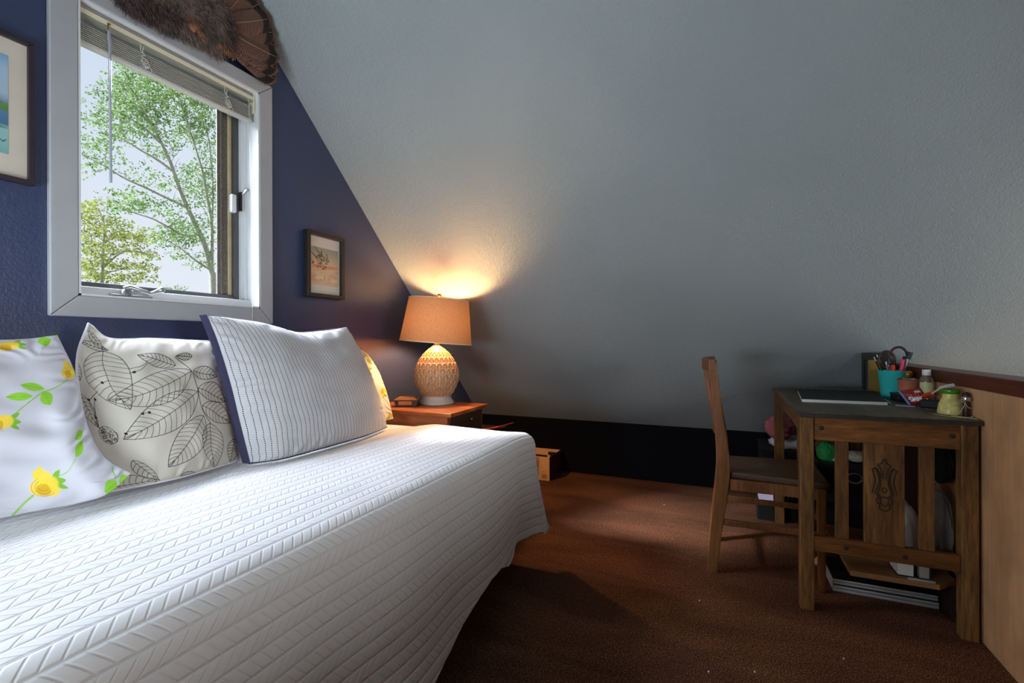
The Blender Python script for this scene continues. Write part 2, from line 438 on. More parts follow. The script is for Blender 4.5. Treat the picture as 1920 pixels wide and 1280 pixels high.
        if clean:
            bm = bmesh.new(); bm.from_mesh(me); bmesh.ops.recalc_face_normals(bm, faces=bm.faces); bm.to_mesh(me); bm.free()
        me.update()
        if smooth is not None:
            me.polygons.foreach_set('use_smooth', np.ones(len(me.polygons), dtype=bool))
            if smooth < 179: me.set_sharp_from_angle(angle=math.radians(smooth))
        return me

def tag(o, label=None, cat=None, group=None, kind=None):
    if label: o['label'] = label
    if cat: o['category'] = cat
    if group: o['group'] = group
    if kind: o['kind'] = kind
    return o

def thing(name, loc, label, cat, group=None):
    o = bpy.data.objects.new(name, None); COL.objects.link(o)
    o.empty_display_size = 0.05
    o.location = loc
    return tag(o, label, cat, group)

def obj(name, mb, material, parent=None, smooth=40, bevel=0.0, colors=None, label=None, seg=2, clean=True, origin=None):
    """link mb as one mesh object; vertices are given in room coordinates"""
    me = mb.mesh(name, material, smooth, colors, clean)
    o = bpy.data.objects.new(name, me); COL.objects.link(o)
    if parent is not None:
        o.parent = parent
        off = parent.location if parent.type == 'EMPTY' else Vector((0, 0, 0))   # a mesh parent already sits in room coordinates
        o.matrix_parent_inverse = Matrix.Translation(-off)
    if bevel:
        md = o.modifiers.new('edge', 'BEVEL'); md.width = bevel; md.segments = seg; md.limit_method = 'ANGLE'; md.angle_limit = math.radians(40)
    if label: o['label'] = label
    return o

def struct(name, mb, material, **kw):
    o = obj(name, mb, material, **kw); o['kind'] = 'structure'
    return o

# ----------------------------------------------------------------------------- painting prints (2-D drawing on mesh points)
class Paint:
    """colours the points (x, y) of a printed surface; strokes and shapes are given in the print's own units"""
    def __init__(self, x, y, base):
        self.x = x.ravel(); self.y = y.ravel()
        self.c = np.tile(np.array(base[:3], dtype=np.float32), (self.x.size, 1))
    def put(self, idx, a, col):
        self.c[idx] = self.c[idx] * (1 - a[:, None]) + np.array(col[:3], dtype=np.float32) * a[:, None]
    def near(self, x0, y0, x1, y1):
        return np.nonzero((self.x >= x0) & (self.x <= x1) & (self.y >= y0) & (self.y <= y1))[0]
    def stroke(self, pts, w, col, soft=1.0):
        for (ax, ay), (bx, by) in zip(pts[:-1], pts[1:]):
            m = w + soft
            i = self.near(min(ax, bx) - m, min(ay, by) - m, max(ax, bx) + m, max(ay, by) + m)
            if not len(i): continue
            dx, dy = bx - ax, by - ay
            L = dx * dx + dy * dy + 1e-9
            t = np.clip(((self.x[i] - ax) * dx + (self.y[i] - ay) * dy) / L, 0, 1)
            d = np.hypot(self.x[i] - ax - t * dx, self.y[i] - ay - t * dy)
            self.put(i, np.clip((w / 2 + soft / 2 - d) / soft, 0, 1), col)
    def ellipse(self, cx, cy, rx, ry, col, rot=0.0, soft=0.12, alpha=1.0, power=2.0):
        R = max(rx, ry) * 1.2
        i = self.near(cx - R, cy - R, cx + R, cy + R)
        if not len(i): return
        c, s = math.cos(rot), math.sin(rot)
        u = (self.x[i] - cx) * c + (self.y[i] - cy) * s; w = -(self.x[i] - cx) * s + (self.y[i] - cy) * c
        d = (np.abs(u / rx) ** power + np.abs(w / ry) ** power) ** (1 / power)
        self.put(i, np.clip((1 - d) / soft, 0, 1) * alpha, col)
    def lens(self, cx, cy, rx, ry, col, rot=0.0, vein=None):
        R = max(rx, ry) * 1.2
        i = self.near(cx - R, cy - R, cx + R, cy + R)
        if not len(i): return
        c, s = math.cos(rot), math.sin(rot)
        u = (self.x[i] - cx) * c + (self.y[i] - cy) * s; w = -(self.x[i] - cx) * s + (self.y[i] - cy) * c
        lim = ry * np.clip(1 - (u / rx) ** 2, 0, 1)
        self.put(i, np.clip((lim - np.abs(w)) / 2.5 + 0.3, 0, 1) * (np.abs(u) < rx), col)
        if vein: self.stroke([(cx - rx * c, cy - rx * s), (cx + rx * 0.8 * c, cy + rx * 0.8 * s)], 2.0, vein)
    def rect(self, x0, y0, x1, y1, col):
        i = self.near(x0, y0, x1, y1)
        self.put(i, np.ones(len(i)), col)

def curve(pts, n=12):
    """Catmull-Rom through points"""
    P = [np.array(p, dtype=float) for p in pts]
    P = [2 * P[0] - P[1]] + P + [2 * P[-1] - P[-2]]
    out = []
    for i in range(1, len(P) - 2):
        for k in range(n):
            t = k / n
            out.append(0.5 * ((2 * P[i]) + (-P[i - 1] + P[i + 1]) * t + (2 * P[i - 1] - 5 * P[i] + 4 * P[i + 1] - P[i + 2]) * t * t + (-P[i - 1] + 3 * P[i] - 3 * P[i + 1] + P[i + 2]) * t ** 3))
    out.append(P[-2])
    return [tuple(p) for p in out]

def wob(x, y, seed, n=7, f0=2.0, f1=9.0):
    """smooth random ripple in about [-1, 1]"""
    r = np.random.default_rng(seed)
    o = np.zeros_like(x)
    for _ in range(n):
        f = r.uniform(f0, f1); a = r.uniform(0, 2 * PI)
        o += np.sin(f * (x * math.cos(a) + y * math.sin(a)) * 2 * PI / 2 + r.uniform(0, 6.28)) / math.sqrt(f / f0)
    return o / n * 1.6

# ----------------------------------------------------------------------------- the room
XG = -1.87                     # face of the gable wall
YK, ZK = 3.544, 0.409          # foot of the sloped ceiling on the low back wall
YR, ZR = 1.13, 2.741           # ridge
YF = 2 * YR - YK               # low front wall
XE = 2.45                      # far end of the attic, beyond the stairwell
WY0, WY1, WZ0, WZ1 = 0.81, 1.452, 1.171, 2.12     # window opening
XP = 0.815                     # panelled half wall

def build_room():
    b = MB(); b.box((XG - 0.2, YF - 0.1, -0.12), (XP + 0.09, YK + 0.1, 0.0))
    struct('floor', b, M['carpet'], smooth=None)
    b = MB(); b.box((XP + 0.09, YF - 0.1, -1.3), (XE + 0.1, YK + 0.1, -1.2))
    struct('floor', b, M['carpet'], smooth=None)
    # both slopes of the ceiling, one shell
    b = MB(); t = 0.12
    outer = [(YF - t, ZK), (YR, ZR + t * 1.4), (YK + t, ZK)]
    inner = [(YK, ZK), (YR, ZR), (YF, ZK)]
    b.prism(outer + inner, XG - 0.16, XE + 0.1, 'yz')
    struct('ceiling', b, M['ceil'], smooth=None)
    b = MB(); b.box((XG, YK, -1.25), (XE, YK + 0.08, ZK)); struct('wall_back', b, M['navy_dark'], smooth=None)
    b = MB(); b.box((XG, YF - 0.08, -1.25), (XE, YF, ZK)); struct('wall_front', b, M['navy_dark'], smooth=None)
    # gable wall with the window opening
    b = MB(); x0, x1 = XG - 0.16, XG
    s = (ZR - ZK) / (YR - YF)
    zl = lambda y: ZR - abs(y - YR) * s
    b.prism([(YF - .02, 0), (WY0, 0), (WY0, zl(WY0)), (YF - .02, ZK)], x0, x1)
    b.prism([(WY1, 0), (YK + .02, 0), (YK + .02, ZK), (WY1, zl(WY1))], x0, x1)
    b.prism([(WY0, 0), (WY1, 0), (WY1, WZ0), (WY0, WZ0)], x0, x1)
    b.prism([(WY0, WZ1), (WY1, WZ1), (WY1, zl(WY1)), (YR, ZR), (WY0, zl(WY0))], x0, x1)
    struct('wall_left', b, M['navy'], smooth=None)
    # far gable
    b = MB(); b.prism([(YF, -1.25), (YK, -1.25), (YK, ZK), (YR, ZR), (YF, ZK)], XE, XE + 0.1)
    struct('wall_end', b, M['ceil'], smooth=None)
    # panelled half wall at the stairs, cut to the slope
    b = MB(); b.prism([(-0.6, 0), (YK - .002, 0), (YK - .002, ZK - .004), (3.082, 0.85), (-0.6, 0.85)], XP, XP + 0.09)
    struct('wall_right', b, M['panel_wood'], smooth=None)
    b = MB(); b.prism([(-0.6, 0.85), (3.082, 0.85), (3.032, 0.9), (-0.6, 0.9)], XP - 0.004, XP + 0.10)
    struct('trim_1', b, M['mahogany'], smooth=None, bevel=0.003)
    b = MB(); b.box((XP + 0.09, YF, -1.25), (XP + 0.1, YK, -0.12)); struct('wall_stair', b, M['ceil'], smooth=None)
    b = MB(); b.box((-400, -400, -3.6), (400, 400, -3.5)); struct('ground', b, M['lawn'], smooth=None)

def build_window():
    w = thing('window_1', (XG, 1.13, 1.17), None, None); w['kind'] = 'structure'
    # mitred casing: four boards
    y0, y1, z0, z1 = 0.739, 1.517, 1.103, 2.178
    xa, xb = XG, XG + 0.02
    iy0, iy1, iz0, iz1 = WY0, WY1, WZ0, WZ1
    g = 0.0006
    def board(q):
        b = MB(); b.prism(q, xa, xb, 'yz'); obj('casing_board', b, M['trim_white'], w, None, bevel=0.004, seg=3)
    board([(y0, z0 + g), (iy0, iz0 + g), (iy0, iz1 - g), (y0, z1 - g)])
    board([(y1, z0 + g), (y1, z1 - g), (iy1, iz1 - g), (iy1, iz0 + g)])
    board([(y0 + g, z0), (y1 - g, z0), (iy1 - g, iz0), (iy0 + g, iz0)])
    board([(y0 + g, z1), (iy0 + g, iz1), (iy1 - g, iz1), (y1 - g, z1)])
    # jamb lining and stepped vinyl frame
    b = MB(); xj = XG - 0.158; t = 0.006
    b.box((xj, iy0, iz0), (xb - .002, iy0 + t, iz1)); b.box((xj, iy1 - t, iz0), (xb - .002, iy1, iz1))
    b.box((xj, iy0, iz0), (xb - .002, iy1, iz0 + t)); b.box((xj, iy0, iz1 - t), (xb - .002, iy1, iz1))
    obj('jamb', b, M['jamb_white'], w, None)
    b = MB()
    b.box((-2.02, iy0, iz0 + t), (-1.905, iy1, 1.206))
    b.box((-2.02, iy0 + t, iz1 - 0.04), (-1.945, iy1 - t, iz1 - t))
    b.box((-2.02, iy0 + t, 1.2), (-1.945, iy0 + 0.024, iz1 - .03))
    b.box((-2.02, 1.418, 1.2), (-1.945, iy1 - t, iz1 - .03)); b.box((-2.02, 1.432, 1.2), (-1.925, iy1 - t, iz1 - .03))
    obj('vinyl_frame', b, M['jamb_white'], w, None, bevel=0.002)
    # sash: dark bars, weathered side track, seal
    s = MB(); sx0, sx1 = -1.985, -1.945
    s.box((sx0, iy0 + 0.024, 1.204), (sx1, 1.418, 1.226))
    s.box((sx0, iy0 + 0.024, 2.05), (sx1, 1.418, 2.08))
    s.box((sx0, 1.394, 1.204), (sx1 + .004, 1.418, 2.08))
    s.box((sx0, iy0 + 0.024, 1.204), (sx1, iy0 + 0.034, 2.08))
    sash = obj('sash', s, M['sash_dark'], w, None, bevel=0.0015)
    b = MB(); b.box((-1.9685, 1.3362, 1.222), (-1.956, 1.376, 2.06)); b.box((-1.9685, 1.342, 1.222), (-1.950, 1.350, 2.06)); obj('side_track', b, M['sash_brown'], sash, None, bevel=0.002)
    b = MB(); b.box((-1.98, 1.376, 1.222), (-1.953, 1.394, 2.06)); obj('seal', b, M['sash_brass'], sash, None, bevel=0.003)
    b = MB(); b.box((-1.962, 1.330, 1.222), (-1.957, 1.336, 2.06)); obj('glazing_strip', b, M['sash_brown'], sash, None)
    b = MB(); b.box((-1.972, iy0 + 0.03, 1.22), (-1.969, 1.335, 2.06)); obj('pane', b, M['pane'], w, None)
    # crank at the sill
    b = MB(); b.box((-1.905, 0.915, 1.178), (-1.893, 1.045, 1.188)); b.lathe([(0.017, 0), (0.015, 0.02), (0.009, 0.026)], (-1.893, 0.962, 1.182), 20)
    c = obj('crank_base', b, M['chrome'], w, 40, bevel=0.002)
    b = MB(); b.tube([(-1.893, 0.955, 1.207), (-1.885, 0.968, 1.214), (-1.878, 1.0, 1.205), (-1.872, 1.03, 1.196)], [0.009, 0.0085, 0.007, 0.006], 10)
    b.tube([(-1.872, 1.026, 1.196), (-1.866, 1.045, 1.206), (-1.862, 1.052, 1.210)], [0.006, 0.008, 0.0095], 10); b.ball((-1.861, 1.056, 1.212), 0.0115, 12, 8)
    obj('crank_handle', b, M['chrome'], w, 60)
    # latch on the sash and lever on the frame
    b = MB(); b.box((-1.95, 1.374, 1.585), (-1.925, 1.398, 1.665)); obj('sash_latch', b, M['jamb_white'], w, None, bevel=0.006)
    b = MB(); b.box((-1.945, 1.42, 1.60), (-1.92, 1.428, 1.685)); b.tube([(-1.93, 1.425, 1.672), (-1.915, 1.43, 1.69), (-1.907, 1.436, 1.697)], [0.006, 0.006, 0.008], 8)
    obj('lock_lever', b, M['chrome'], w, 50, bevel=0.001)

def build_blind():
    b0 = thing('venetian_blind', (-1.9, 1.13, 2.11), 'raised grey-white venetian blind bunched at the top of the window', 'blind')
    y0, y1 = 0.824, 1.438
    b = MB(); b.box((-1.902, y0, 2.078), (-1.872, y1, 2.112)); obj('head_rail', b, M['blind_dark'], b0, None, bevel=0.002)
    b = MB(); b.box((-1.871, y0, 2.082), (-1.868, y1, 2.098)); obj('valance_strip', b, M['blind_cream'], b0, None, bevel=0.001)
    b = MB()
    for k in range(8):
        z = 2.003 + k * 0.0068
        n = 6
        up = np.zeros((2, n, 3))
        for i in range(n):
            u = i / (n - 1) * 2 - 1
            for e, y in enumerate((y0 + 0.004, y1 - 0.006)):
                up[e, i] = (-1.888 + u * 0.0135, y, z + 0.0016 * (1 - u * u))
        lo = up.copy(); lo[:, :, 2] -= 0.0014
        b.grid(up); b.grid(lo, flip=True)
        b.add([up[0, 0], up[1, 0], lo[1, 0], lo[0, 0]], [(0, 1, 2, 3)]); b.add([up[0, -1], up[1, -1], lo[1, -1], lo[0, -1]], [(0, 3, 2, 1)])
    obj('slat_stack', b, M['blind'], b0, 30, clean=False)
    b = MB(); b.box((-1.902, y0 + .002, 1.986), (-1.874, y1 - .004, 1.999)); obj('bottom_rail', b, M['blind'], b0, None, bevel=0.003)
    # looped ladder cords
    for yc in (0.995, 1.305):
        b = MB()
        b.tube([(-1.874, yc, 2.083), (-1.868, yc, 2.072), (-1.872, yc, 2.06), (-1.869, yc + .004, 2.05)], 0.0012, 6)
        pts = []
        for i in range(40):
            t = i / 39
            pts.append((-1.868 + 0.004 * math.sin(t * 37), yc + 0.006 + 0.014 * math.sin(t * 23) * t + t * .006, 2.068 - 0.07 * t))
        b.tube(pts, 0.0011, 5)
        for q in range(3):
            c = (yc + 0.012 + 0.006 * q, 2.022 - 0.012 * q)
            b.tube([(-1.867, c[0] + 0.010 * math.cos(a), c[1] + 0.009 * math.sin(a)) for a in np.linspace(0, 2 * PI, 13)[:-1]], 0.001, 5, closed=True)
        obj('ladder_cord', b, M['cord'], b0, 60)
    b = MB(); b.tube([(-1.866, 0.896, 2.082), (-1.862, 0.896, 2.062)], 0.002, 8); b.tube([(-1.862, 0.893, 2.085), (-1.862, 0.900, 2.085)], 0.0035, 8)
    hk = obj('wand_hook', b, M['brass'], b0, 60)
    b = MB(); b.tube([(-1.861, 0.897, 2.062), (-1.861, 0.897, 2.03), (-1.860, 0.898, 2.026), (-1.858, 0.899, 1.556)], [0.005, 0.005, 0.0042, 0.0046], 6)
    obj('wand', b, M['clear_plastic'], b0, None)
    b = MB(); b.tube([(-1.866, 1.405, 2.08), (-1.858, 1.405, 2.06), (-1.850, 1.409, 1.6), (-1.847, 1.411, 1.175), (-1.846, 1.411, 1.06)], 0.0011, 5); b.ball((-1.846, 1.411, 1.055), 0.004, 8, 6)
    obj('lift_cord', b, M['cord'], b0, 60)
    for ya, yb in ((1.436, 1.444), (0.818, 0.824)):
        b = MB(); b.box((-1.905, ya, 2.03), (-1.87, yb, 2.118)); obj('end_bracket', b, M['blind_cream'], b0, None, bevel=0.001)

# ----------------------------------------------------------------------------- turkey fan above the window
def build_fan():
    f = thing('feather_fan', (-1.80, 1.2, 2.3), 'mounted fan of barred brown turkey feathers and fur-like down above the window', 'feather fan')
    c = Vector((-1.835, 1.235, 2.285))
    # each feather: tip point in the wall plane, standing a little off the wall towards its tip
    tips = [(1.512, 2.196, -1.826), (1.510, 2.240, -1.818), (1.505, 2.292, -1.810), (1.490, 2.340, -1.800), (1.468, 2.385, -1.792), (1.435, 2.425, -1.784), (1.385, 2.460, -1.782), (1.325, 2.485, -1.784), (1.262, 2.50, -1.786), (1.195, 2.505, -1.79), (1.125, 2.50, -1.795), (1.055, 2.47, -1.80), (0.995, 2.42, -1.805)]
    for k, (ty, tz, tx) in enumerate(tips):
        tip = Vector((tx, ty, tz)); d = tip - c; L = d.length; d.normalize()
        nrm = Vector((1, 0, 0)); side = nrm.cross(d).normalized()
        n, m = 34, 9
        P = np.zeros((n, m, 3)); UV = np.zeros((n, m, 2))
        for i in range(n):
            t = 0.18 + 0.82 * i / (n - 1)
            wd = 0.046 * min(1, (t - 0.1) * 3.0) * (1.0 if t < 0.94 else math.sqrt(max(0.0, 1 - ((t - 0.94) / 0.0605) ** 2)))
            for j in range(m):
                u = j / (m - 1) * 2 - 1
                fr = 0.0035 * math.sin(i * 2.6 + k) * abs(u) ** 3 if t > .72 else 0
                p = c + d * (L * t + fr * 1.6 - 0.022 * u * u * (t > .6)) + side * (u * wd - 0.010 * math.sin(t * 2.2)) + nrm * (0.004 * k % 0.012 + 0.010 * t * t + 0.006 * (1 - u * u) + 0.004 * u)
                P[i, j] = p; UV[i, j] = (t, (u + 1) / 2)
        b = MB(); b.grid(P, UV)
        ft = obj('feather', b, M['feather'], f, 180, clean=False)
        sol = ft.modifiers.new('thick', 'SOLIDIFY'); sol.thickness = 0.0008
        b = MB(); pts = [P[i, m // 2] + np.array([0.0016, 0, 0]) for i in range(0, n - 3, 3)]
        b.tube(pts, [0.0022 * (1 - 0.75 * i / len(pts)) for i in range(len(pts))], 6)
        obj('shaft', b, M['shaft'], ft, 60)
    # downy body: a soft mass with thousands of fine barbs
    def downy(name, blobs, mat, nb, seed, ln=(0.012, 0.032), label=None):
        r = random.Random(seed); b = MB()
        for (y, z, ry, rz, dep) in blobs:
            b.ball((-1.85, y, z), 1.0, 22, 14, (dep, ry, rz))
        tot = sum(q[2] * q[3] for q in blobs)
        for (y, z, ry, rz, dep) in blobs:
            for _ in range(int(nb * ry * rz / tot)):
                a = r.uniform(0, 2 * PI); th = math.acos(r.uniform(0.0, 1))
                nv = Vector((math.cos(th), math.sin(th) * math.cos(a), math.sin(th) * math.sin(a)))
                p = Vector((-1.85 + nv.x * dep, y + nv.y * ry, z + nv.z * rz))
                dr = Vector((nv.x * 0.5 + 0.1, nv.y * 0.8 + r.uniform(-.5, .7), nv.z * 0.6 - r.uniform(0.0, 0.9))).normalized()
                l = r.uniform(*ln); s = dr.cross(Vector((r.uniform(-1, 1), r.uniform(-1, 1), r.uniform(-1, 1)))).normalized() * 0.0011
                q = p + dr * l * 0.6 + Vector((0, 0, -0.003)); e = p + dr * l + Vector((0, 0, -0.008))
                b.add([p - s, p + s, q + s * .7, q - s * .7, e], [(0, 1, 2, 3), (3, 2, 4)])
        return obj(name, b, mat, f, 60, clean=False, label=label)
    downy('down', [(1.02, 2.27, 0.14, 0.11, 0.05), (1.13, 2.30, 0.13, 0.13, 0.06), (1.22, 2.31, 0.10, 0.13, 0.06), (1.245, 2.225, 0.045, 0.06, 0.045), (1.18, 2.225, 0.05, 0.05, 0.05)], M['down'], 9000, 3)
    downy('dark_down', [(0.96, 2.215, 0.075, 0.06, 0.042), (1.05, 2.205, 0.07, 0.045, 0.045), (1.275, 2.30, 0.05, 0.07, 0.05)], M['down_dark'], 4200, 5, label='darker down along the lower edge')
    b = MB(); r = random.Random(9)
    for _ in range(44):
        t = r.random(); p = Vector((-1.795 + r.uniform(-.008, .006), 1.115 + t * 0.055 + r.uniform(-.01, .01), 2.232 - t * 0.05 + r.uniform(-.012, .012)))
        d = Vector((r.uniform(.0, .5), r.uniform(.3, 1), r.uniform(-1, -.2))).normalized() * r.uniform(.01, .022)
        b.tube([p, p + d * .5, p + d], [0.0022, 0.0018, 0.0004], 5)
    b.ball((-1.806, 1.14, 2.212), 1.0, 14, 8, (0.012, 0.026, 0.022))
    obj('quill_patch', b, M['rust'], f, 60, label='rusty orange patch of quills')
    b = MB()
    for k in range(7):
        y = 1.235 + k * 0.009
        b.tube([(-1.80, y, 2.195), (-1.79, y + .004, 2.178 - .004 * (k % 3)), (-1.786, y + .002, 2.160 - .006 * (k % 2))], [0.006, 0.005, 0.001], 6)
    obj('tuft', b, M['rust'], f, 60)

# ----------------------------------------------------------------------------- pictures
def frame_parts(root, y0, y1, z0, z1, w, dep, mat, bev=0.002):
    b = MB(); x0, x1 = XG + 0.001, XG + dep
    b.prism([(y0, z0), (y0 + w, z0 + w), (y0 + w, z1 - w), (y0, z1)], x0, x1)
    b.prism([(y1, z0), (y1, z1), (y1 - w, z1 - w), (y1 - w, z0 + w)], x0, x1)
    b.prism([(y0, z0), (y1, z0), (y1 - w, z0 + w), (y0 + w, z0 + w)], x0, x1)
    b.prism([(y0, z1), (y0 + w, z1 - w), (y1 - w, z1 - w), (y1, z1)], x0, x1)
    obj('frame', b, mat, root, None, bevel=bev)

def print_grid(x, y0, y1, z0, z1, n, m):
    yy, zz = np.meshgrid(np.linspace(y0, y1, n), np.linspace(z0, z1, m))
    return np.stack([np.full_like(yy, x), yy, zz], -1), yy, zz

def build_pictures():
    # small sunset print
    r = thing('framed_print', (XG, 1.83, 1.41), 'small black-framed print of a branch over a pink sunset, left of the lamp', 'picture', 'framed pictures on the navy wall')
    frame_parts(r, 1.704, 1.955, 1.246, 1.576, 0.020, 0.032, M['frame_black'])
    b = MB(); b.box((XG + .001, 1.72, 1.262), (XG + 0.010, 1.94, 1.56)); obj('mat_board', b, M['mat_white'], r, None)
    P, yy, zz = print_grid(XG + 0.0108, 1.744, 1.927, 1.311, 1.503, 130, 130)
    u = (yy - 1.744) / 0.183 * 100; v = (zz - 1.311) / 0.192 * 100
    p = Paint(u, v, RGB(226, 186, 150))
    V = v.ravel()
    top = np.clip((V - 52) / 40, 0, 1)[:, None]
    p.c = np.array(RGB(228, 196, 160)[:3]) * (1 - top) + np.array(RGB(164, 164, 146)[:3]) * top
    for k in range(26):
        q = random.Random(k); p.ellipse(q.uniform(0, 100), q.uniform(38, 54), q.uniform(14, 34), q.uniform(2, 6), RGB(224, 140, 104), 0.08, 0.9, 0.45)
        p.ellipse(q.uniform(0, 100), q.uniform(6, 34), q.uniform(14, 34), q.uniform(2, 6), RGB(214, 158, 124), 0.05, 0.9, 0.4)
    for cx, cy, n in ((38, 22, 26), (84, 16, 12), (20, 16, 8)):
        for k in range(n):
            q = random.Random(k + cx); p.ellipse(cx + q.uniform(-20, 20) * n / 26, cy + q.uniform(-6, 9) * n / 26, q.uniform(3, 6), q.uniform(2.5, 5), RGB(240, 212, 172), 0, 0.8, 0.7)
    twig = RGB(92, 74, 52)
    def branch(x, y, a, l, w, d, rr):
        x2, y2 = x + l * math.cos(a), y + l * math.sin(a)
        p.stroke([(x, y), (x2, y2)], w, twig, 0.8)
        if d == 0:
            p.ellipse(x2, y2, 1.5, 1.5, twig); return
        for s in (-1, 0.15, 1): branch(x2, y2, a + s * rr.uniform(.35, .7), l * rr.uniform(.5, .75), w * .62, d - 1, rr)
    branch(0, 84, -0.62, 20, 2.4, 3, random.Random(1)); branch(14, 76, -0.35, 20, 2.0, 3, random.Random(2)); branch(12, 100, -0.8, 14, 2.0, 3, random.Random(4)); branch(0, 66, -.9, 6, 1.4, 2, random.Random(5))
    b = MB(); b.grid(P); obj('print', b, M['print_paper'], r, None, colors=p.c, clean=False, label='print of a bare branch, pink sunset and pale clouds')
    # large landscape at the edge of the view
    r = thing('framed_print', (XG, 0.4, 1.69), 'large dark-framed watercolour landscape in a wide cream mat left of the window', 'picture', 'framed pictures on the navy wall')
    y0, y1, z0, z1 = 0.12, 0.706, 1.484, 1.905
    frame_parts(r, y0, y1, z0, z1, 0.014, 0.022, M['frame_brown'])
    b = MB(); b.box((XG + .001, y0 + .01, z0 + .01), (XG + 0.010, y1 - .01, z1 - .01)); obj('mat_board', b, M['mat_cream'], r, None)
    P, yy, zz = print_grid(XG + 0.0108, 0.185, 0.652, 1.560, 1.842, 230, 140)
    u = (yy - 0.185) / 0.467 * 165; v = (zz - 1.56) / 0.282 * 100
    p = Paint(u, v, RGB(150, 178, 200)); V = v.ravel()
    st = [(0, (120, 170, 168)), (14, (140, 186, 184)), (26, (140, 190, 190)), (29, (70, 110, 140)), (40, (84, 124, 158)), (44, (92, 132, 74)), (50, (100, 140, 80)), (53, (130, 150, 178)), (60, (164, 184, 204)), (85, (160, 190, 214)), (100, (120, 160, 196))]
    for ch in range(3):
        p.c[:, ch] = np.interp(V + 2.5 * np.sin(p.x / 9) + 1.2 * np.sin(p.x / 3.1), [s[0] for s in st], [lin(s[1][ch]) for s in st])
    for k in range(40):
        q = random.Random(k); p.ellipse(q.uniform(0, 165), q.uniform(26, 52), q.uniform(3, 10), q.uniform(1.5, 3.5), RGB(58, 92, 66) if k % 2 else RGB(70, 108, 140), 0, 0.8, 0.7)
    for x0 in (20, 70, 140):
        def br2(x, y, a, l, w, d, rr):
            x2, y2 = x + l * math.cos(a), y + l * math.sin(a); p.stroke([(x, y), (x2, y2)], w, RGB(66, 62, 60), 0.8)
            if d:
                for s in (-1, .1, 1): br2(x2, y2, a + s * rr.uniform(.3, .6), l * .68, w * .6, d - 1, rr)
        br2(x0, 50, 1.5, 14, 2.0, 3, random.Random(x0))
    p.stroke([(150, 12), (153, 14), (156, 11), (158, 14), (161, 12), (163, 14)], 0.9, RGB(40, 50, 50))
    b = MB(); b.grid(P); obj('print', b, M['print_paper'], r, None, colors=p.c, clean=False, label='watercolour of fields, water and bare trees')

# ----------------------------------------------------------------------------- trees outside
G_BR = [[(9.37, 2.52), (9.34, 3.11), (9.11, 3.95), (8.82, 4.53), (8.55, 5.08), (8.34, 5.58), (8.19, 6.02), (7.94, 6.53), (7.74, 6.88), (7.51, 7.19), (7.32, 7.52)], [(9.34, 3.11), (9.29, 4.58), (9.11, 5.35), (8.94, 5.99), (8.67, 6.81), (8.4, 7.59), (8.24, 8.02)], [(8.58, 4.92), (8.08, 5.06), (7.64, 5.2), (7.27, 5.3), (6.97, 5.4), (6.63, 5.53), (6.28, 5.6)], [(8.19, 5.86), (7.84, 6.01), (7.5, 6.1), (7.14, 6.22), (6.84, 6.3)], [(8.99, 4.22), (8.55, 4.07), (7.93, 4.24), (7.59, 4.32), (7.23, 4.36), (6.84, 4.42)], [(9.28, 3.22), (8.88, 3.45), (8.6, 3.69), (8.23, 3.9)], [(9.35, 4.59), (9.38, 5.78), (9.29, 6.93), (9.12, 7.74)], [(7.94, 6.53), (7.41, 6.74), (6.84, 6.85), (6.4, 6.65)], [(7.74, 6.88), (7.28, 7.3), (7.06, 7.8)]]
